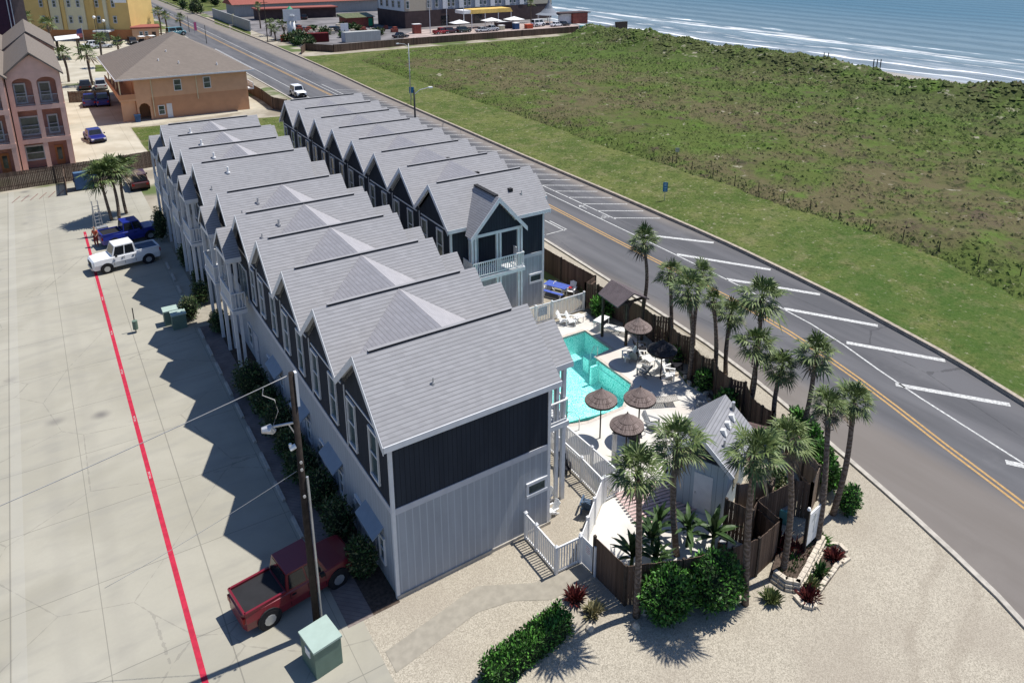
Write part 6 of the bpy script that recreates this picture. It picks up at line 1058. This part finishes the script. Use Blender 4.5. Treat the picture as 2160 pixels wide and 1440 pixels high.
# containers, lighthouse sign, low buildings
t = thing('shipping_container', 'maroon shipping container by the lighthouse sign', 'container', (50.6, 170.2, 0), -.18); b = MB(); b.box(0, 0, .1, 6.2, 2.4, 2.3); b.ob('body', M['contred'], t); b = MB(); b.box(6.2, .1, .2, 6.26, 2.3, 2.2); b.ob('doors', M['contgrey'], t)
t = thing('shipping_container', 'pale grey shipping container behind the long fence', 'container', (59.6, 165, 0), .08); b = MB(); b.box(0, 0, .1, 10, 2.4, 2.6); b.ob('body', M['contgrey'], t); b = MB(); b.box(-.06, .1, .2, 0, 2.3, 2.5); b.ob('doors', M['trim_grey'], t)
t = thing('lighthouse_sign', 'white tower-shaped sign with a green lantern and green stripe', 'sign tower', (50, 178.5, 0)); b = MB(); b.tube([(0, 0, 0), (0, 0, 6.2)], [1.25, .95], 14); b.ob('tower', M['white'], t, smooth=True); b = MB(); b.tube([(0, 0, 6.2), (0, 0, 6.5)], 1.6, 14); b.ob('gallery', M['white'], t); M['green_p'] = mat('green_paint', (.02, .25, .12), .5, .1)
b = MB(); b.tube([(0, 0, 6.5), (0, 0, 8.0), (0, 0, 8.7)], [.8, .8, .1], 10); b.ob('lantern', M['green_p'], t); b = MB(); b.tube([(0, 0, 1.0), (0, 0, 1.9)], [1.24, 1.2], 14); b.ob('stripe', M['green_p'], t); b = MB(); b.box(-2.2, -1.4, 5.0, 2.2, -1.2, 8.0); b.ob('sign_panel', M['trim'], t)
for x, y, z, lb in ((47.8, 175.5, 1.5, 'red barrier wall left of the sign tower'), (52.5, 176, 1.2, 'red barrier wall right of the sign tower')): b = MB(); b.box(x-1.6, y-.2, .0, x+1.6, y+.2, z); b.box(x-1.7, y-.3, z, x+1.7, y+.3, z+.15); tag(b.ob('barrier_wall', mat('coral_red', (.50, .09, .06), .7, .1)), lb, 'wall')
t = thing('boundary_wall', 'pale blue-white wall beside the green strips across the road', 'wall', (45.5, 204, 0)); b = MB(); b.box(0, 0, 0, .3, 20, 3.0); b.ob('wall_section', M['contgrey'], t); b = MB(); b.box(.1, 21.5, 0, .4, 50, 3.0); b.ob('wall_section', M['contgrey'], t); b = MB(); b.box(-.1, 20.0, 0, .5, 20.6, 3.3); b.ob('pillar', M['cream'], t)
t = thing('red_roofed_building', 'long low building with a red-brown roof behind the wall', 'building', (52, 250, 0), .05); b = MB(); b.box(0, 0, 0, 62, 10, 4.2); b.ob('wall', M['contgrey'], t); b = MB(); b.prism([(-1, 4.2), (11, 4.2), (5, 6.5)], -1, 63, 'x'); b.ob('roof', M['red_roof'], t)
t = thing('dark_low_building', 'long low dark building left of the beach hotel', 'building', (56, 236, 0), -.03); b = MB(); b.box(0, 0, 0, 26, 6, 3.3); b.ob('wall', M['brick'], t); b = MB(); b.box(-.5, -1.0, 3.3, 26.5, 6.3, 3.7); b.ob('roof', M['red_roof'], t)
t = thing('open_shed', 'low red shed with a green-brown roof beside the hotel', 'shed', (72.5, 199, 0), .1); b = MB(); b.box(0, 0, 0, 9, 5, 3.0); b.ob('wall', M['brick_red'], t); b = MB(); b.prism([(-.6, 3.0), (5.6, 3.0), (5.6, 3.9)], -.5, 9.5, 'x'); b.ob('roof', M['bush_olive'], t)
b = MB(); b.box(7.2, -.1, .2, 8.6, .0, 2.6); b.ob('door', M['green_p'], t)
struct('hotel_car_park', sheet([(47, 160), (51.5, 151.5), (73, 154.5), (107, 156.5), (127, 157.5), (148, 170), (148, 300), (46, 300), (46.5, 200)], .020), mat('old_asphalt_lot', (.16, .15, .15), .9, .35, .12)); struct('terrace_paving', sheet([(74, 158), (107, 160), (127, 161), (146, 170), (140, 186), (88, 184), (78, 172)], .026), mat('pinkish_paving', (.36, .29, .26), .9, .2, .4))
struct('green_strip', sheet([(42.2, 190), (45.2, 202), (45.4, 224), (42.0, 212)], .021), M['turf']); struct('green_strip_far', sheet([(42, 214), (45, 228), (45.2, 250), (41.6, 232)], .021), M['turf']); struct('far_lawn', sheet([(42, 275), (60, 285), (75, 420), (42, 420)], .021), M['turf']); struct('left_far_lawn', sheet([(20, 218), (26.5, 222), (28, 300), (19, 300)], .021), M['turf']); struct('small_lawn', sheet([(2.0, 146), (8, 143), (8.6, 152), (2.8, 156)], .021), M['turf'])
for i in range(26):
    rd = random.Random(i+500); x, y = (rd.uniform(47, 52), rd.uniform(160, 178)) if i < 9 else (rd.uniform(42.5, 62), rd.uniform(262, 330)) if i < 18 else (rd.uniform(60, 74), rd.uniform(176, 200))
    r_ = rd.uniform(1.0, 2.2) if i < 18 else rd.uniform(.8, 1.5); nm = 'scrub bush on the sandy corner by the sign tower' if i < 9 else 'tall dark scrub bush across the road, far off' if i < 18 else 'bush between the car park rows'
    leafy('scrub_bush', nm, 'bush', (x, y), r_, r_, r_*(.7 if i < 9 else 1.3 if i < 18 else .7), 160, .75, 'bush_olive' if i % 3 else 'bush', 'bush', 200+i, {0: 'scrub bushes by the sign tower', 1: 'tall scrub across the road', 2: 'bushes in the car park'}[0 if i < 9 else 1 if i < 18 else 2])
for i in range(16):
    rd = random.Random(i+900); x, y = 58+rd.uniform(0, 24), 177+rd.uniform(0, 22); b = MB(); s_ = rd.uniform(.8, 2.2); b.cb((x, y, .02), s_, s_*.7, s_*.5); b.cb((x+.2, y+.1, s_*.5+.02), s_*.6, s_*.5, s_*.3); tag(b.ob('rubble_heap', M['stone' if i % 2 else 'brick_red']), 'heap of pale and reddish building material in the car park yard', 'rubble', 'heaps of material in the yard')
b = MB(); b.box(66, 186, .3, 68.2, 186.3, 2.8); tag(b.ob('white_board', M['white']), 'white board standing in the yard left of the beach hotel', 'board')
# poles
def lamp(loc, h, arm, label, m_='steel', r_=.09, rz=0):
    t = thing('street_lamp', label, 'lamp post', (*loc, 0), rz); b = MB(); b.tube([(0, 0, 0), (0, 0, h)], [r_, r_*.7], 8); b.ob('pole', M[m_], t, smooth=True); b = MB(); b.tube([(0, 0, h-.5), (arm*.4, 0, h-.05), (arm, 0, h+.1)], .04, 6); b.ob('arm', M['steel'], t); b = MB(); b.box(min(arm, arm*1.25), -.14, h+.02, max(arm, arm*1.25), .14, h+.16); b.ob('lamp_head', M['white'], t)
lamp((40.6, 84.0), 9.8, -1.6, 'tall thin street lamp beyond the kerb with its arm over the road'); lamp((24.6, 47.5), 9.9, 1.7, 'dark street lamp with a pale arm, standing behind the road-side townhouse row', 'blackmetal', .13)
def pole(loc, h, label, r_=.13, m_='post_wood', x=True):
    t = thing('utility_pole', label, 'utility pole', (*loc, 0), 0, 'distant poles'); b = MB(); b.tube([(0, 0, 0), (0, 0, h)], [r_, r_*.7], 6); b.ob('pole', M[m_], t)
    if x: b = MB(); b.bar((-.9, 0, h-.6), (.9, 0, h-.6), .1); b.ob('crossarm', M[m_], t)
pole((43.0, 176), 10.6, 'leaning utility pole across the road near the sign tower'); pole((29.3, 181), 4.6, 'thin dark post at the road edge beyond the lodge roof', .08, 'blackmetal', False); pole((30.4, 210), 4.6, 'thin dark post at the road edge, beside the pink banner', .08, 'blackmetal', False); pole((26.2, 186), 4.0, 'pale post with a banner by the roadside', .08, 'steel', False); pole((52.5, 262), 9, 'utility pole among the scrub across the road'); pole((60, 262), 9, 'second utility pole among the scrub across the road')
for x, h, lb in ((88.0, 14, 'leftmost of three pale flagpoles before the beach hotel'), (93.4, 14, 'middle one of three pale flagpoles before the beach hotel'), (99.0, 14, 'rightmost of three pale flagpoles before the beach hotel')): pole((x, 174), h, lb, .12, 'trim', False)
t = thing('feather_banner', 'pink feather banner at the road edge beyond the lodge', 'banner', (30.9, 205, 0)); b = MB(); b.cb((0, 0, 0), .08, .08, 3.4); b.ob('pole', M['steel'], t); b = MB(); b.box(.05, -.02, .9, .7, .02, 3.2); b.ob('banner', mat('pink_cloth', (.60, .12, .25), .8, .1), t)
t = thing('road_sign', 'blue road sign on the grass verge beside the road', 'sign', (42.5, 27.7, 0), radians(-35)); b = MB(); b.cb((0, 0, 0), .06, .06, 1.98); b.ob('post', M['steel'], t); M['signblue'] = mat('sign_blue', (.03, .17, .36), .5, .05); b = MB(); b.box(-.24, -.05, .95, .24, -.03, 1.95); brd = b.ob('board', M['signblue'], t); b = MB()
for z0, z1 in ((1.55, 1.85), (1.3, 1.45), (1.05, 1.18)): b.box(-.12, -.062, z0, .12, -.055, z1)
b.ob('symbols', mat('sign_symbol', (.25, .42, .55), .6, .1), brd)
for x, y, lb, z in ((53.5, 73.0, 'small blue road sign far along the verge', 2.2),): t = thing('road_sign', lb, 'sign', (42.6, 88, 0), -.6); b = MB(); b.cb((0, 0, 0), .06, .06, z); b.ob('post', M['steel'], t); b = MB(); b.box(-.4, -.05, 1.2, .4, -.03, 2.2); b.ob('board', M['signblue'], t)
t = thing('field_sign', 'small grey sign on a post in the dune edge scrub', 'sign', (52.6, 36.5, .1), -.7); b = MB(); b.cb((0, 0, 0), .08, .08, 1.9); b.ob('post', M['post_wood'], t); b = MB(); b.box(-.25, -.06, 1.5, .25, -.03, 2.0); b.ob('board', M['steel'], t)
for i in range(16):
    y = 40-i*3.2; b = MB(); b.cb((0, 0, 0), .06, .06, 1.15); tag(b.ob('field_post', M['post_wood'], loc=(52.2+.01*i, y, .05)), 'thin dark post at the edge of the dune scrub', 'post', 'line of thin posts at the dune edge')
for px, lb in (((121.5, 67), 'pair of weathered posts on the dune crest, left one'), ((122.2, 66.5), 'pair of weathered posts on the dune crest, right one'), ((122, 56.5), 'three posts on the dune crest, leftmost'), ((122.5, 56.1), 'three posts on the dune crest, middle one'), ((123, 55.7), 'three posts on the dune crest, rightmost')):
    b = MB(); b.cb((0, 0, 0), .13, .13, 2.6); tag(b.ob('dune_post', M['post_wood'], loc=(*px, 2.2)), lb, 'post', 'weathered posts on the dune crest')

for i, yy in enumerate((2.1, 6.7, 11.3)):
    t = thing('electric_meter', ['grey electric meter on the front wall of the nearest house', 'grey electric meter on the front wall of the second house', 'grey electric meter on the front wall of the third house'][i], 'meter', (.30, yy-.35, 1.5)); b = MB(); b.box(-.1, -.16, -.3, .06, .16, .3); b.ob('casing', M['steel'], t); b = MB(); b.tube([(-.16, 0, .08), (-.08, 0, .08)], .11, 10); b.ob('dial', M['glass'], t); b = MB(); b.box(-.06, -.03, -1.5, 0.04, .03, -.3); b.ob('conduit', M['steel'], t)
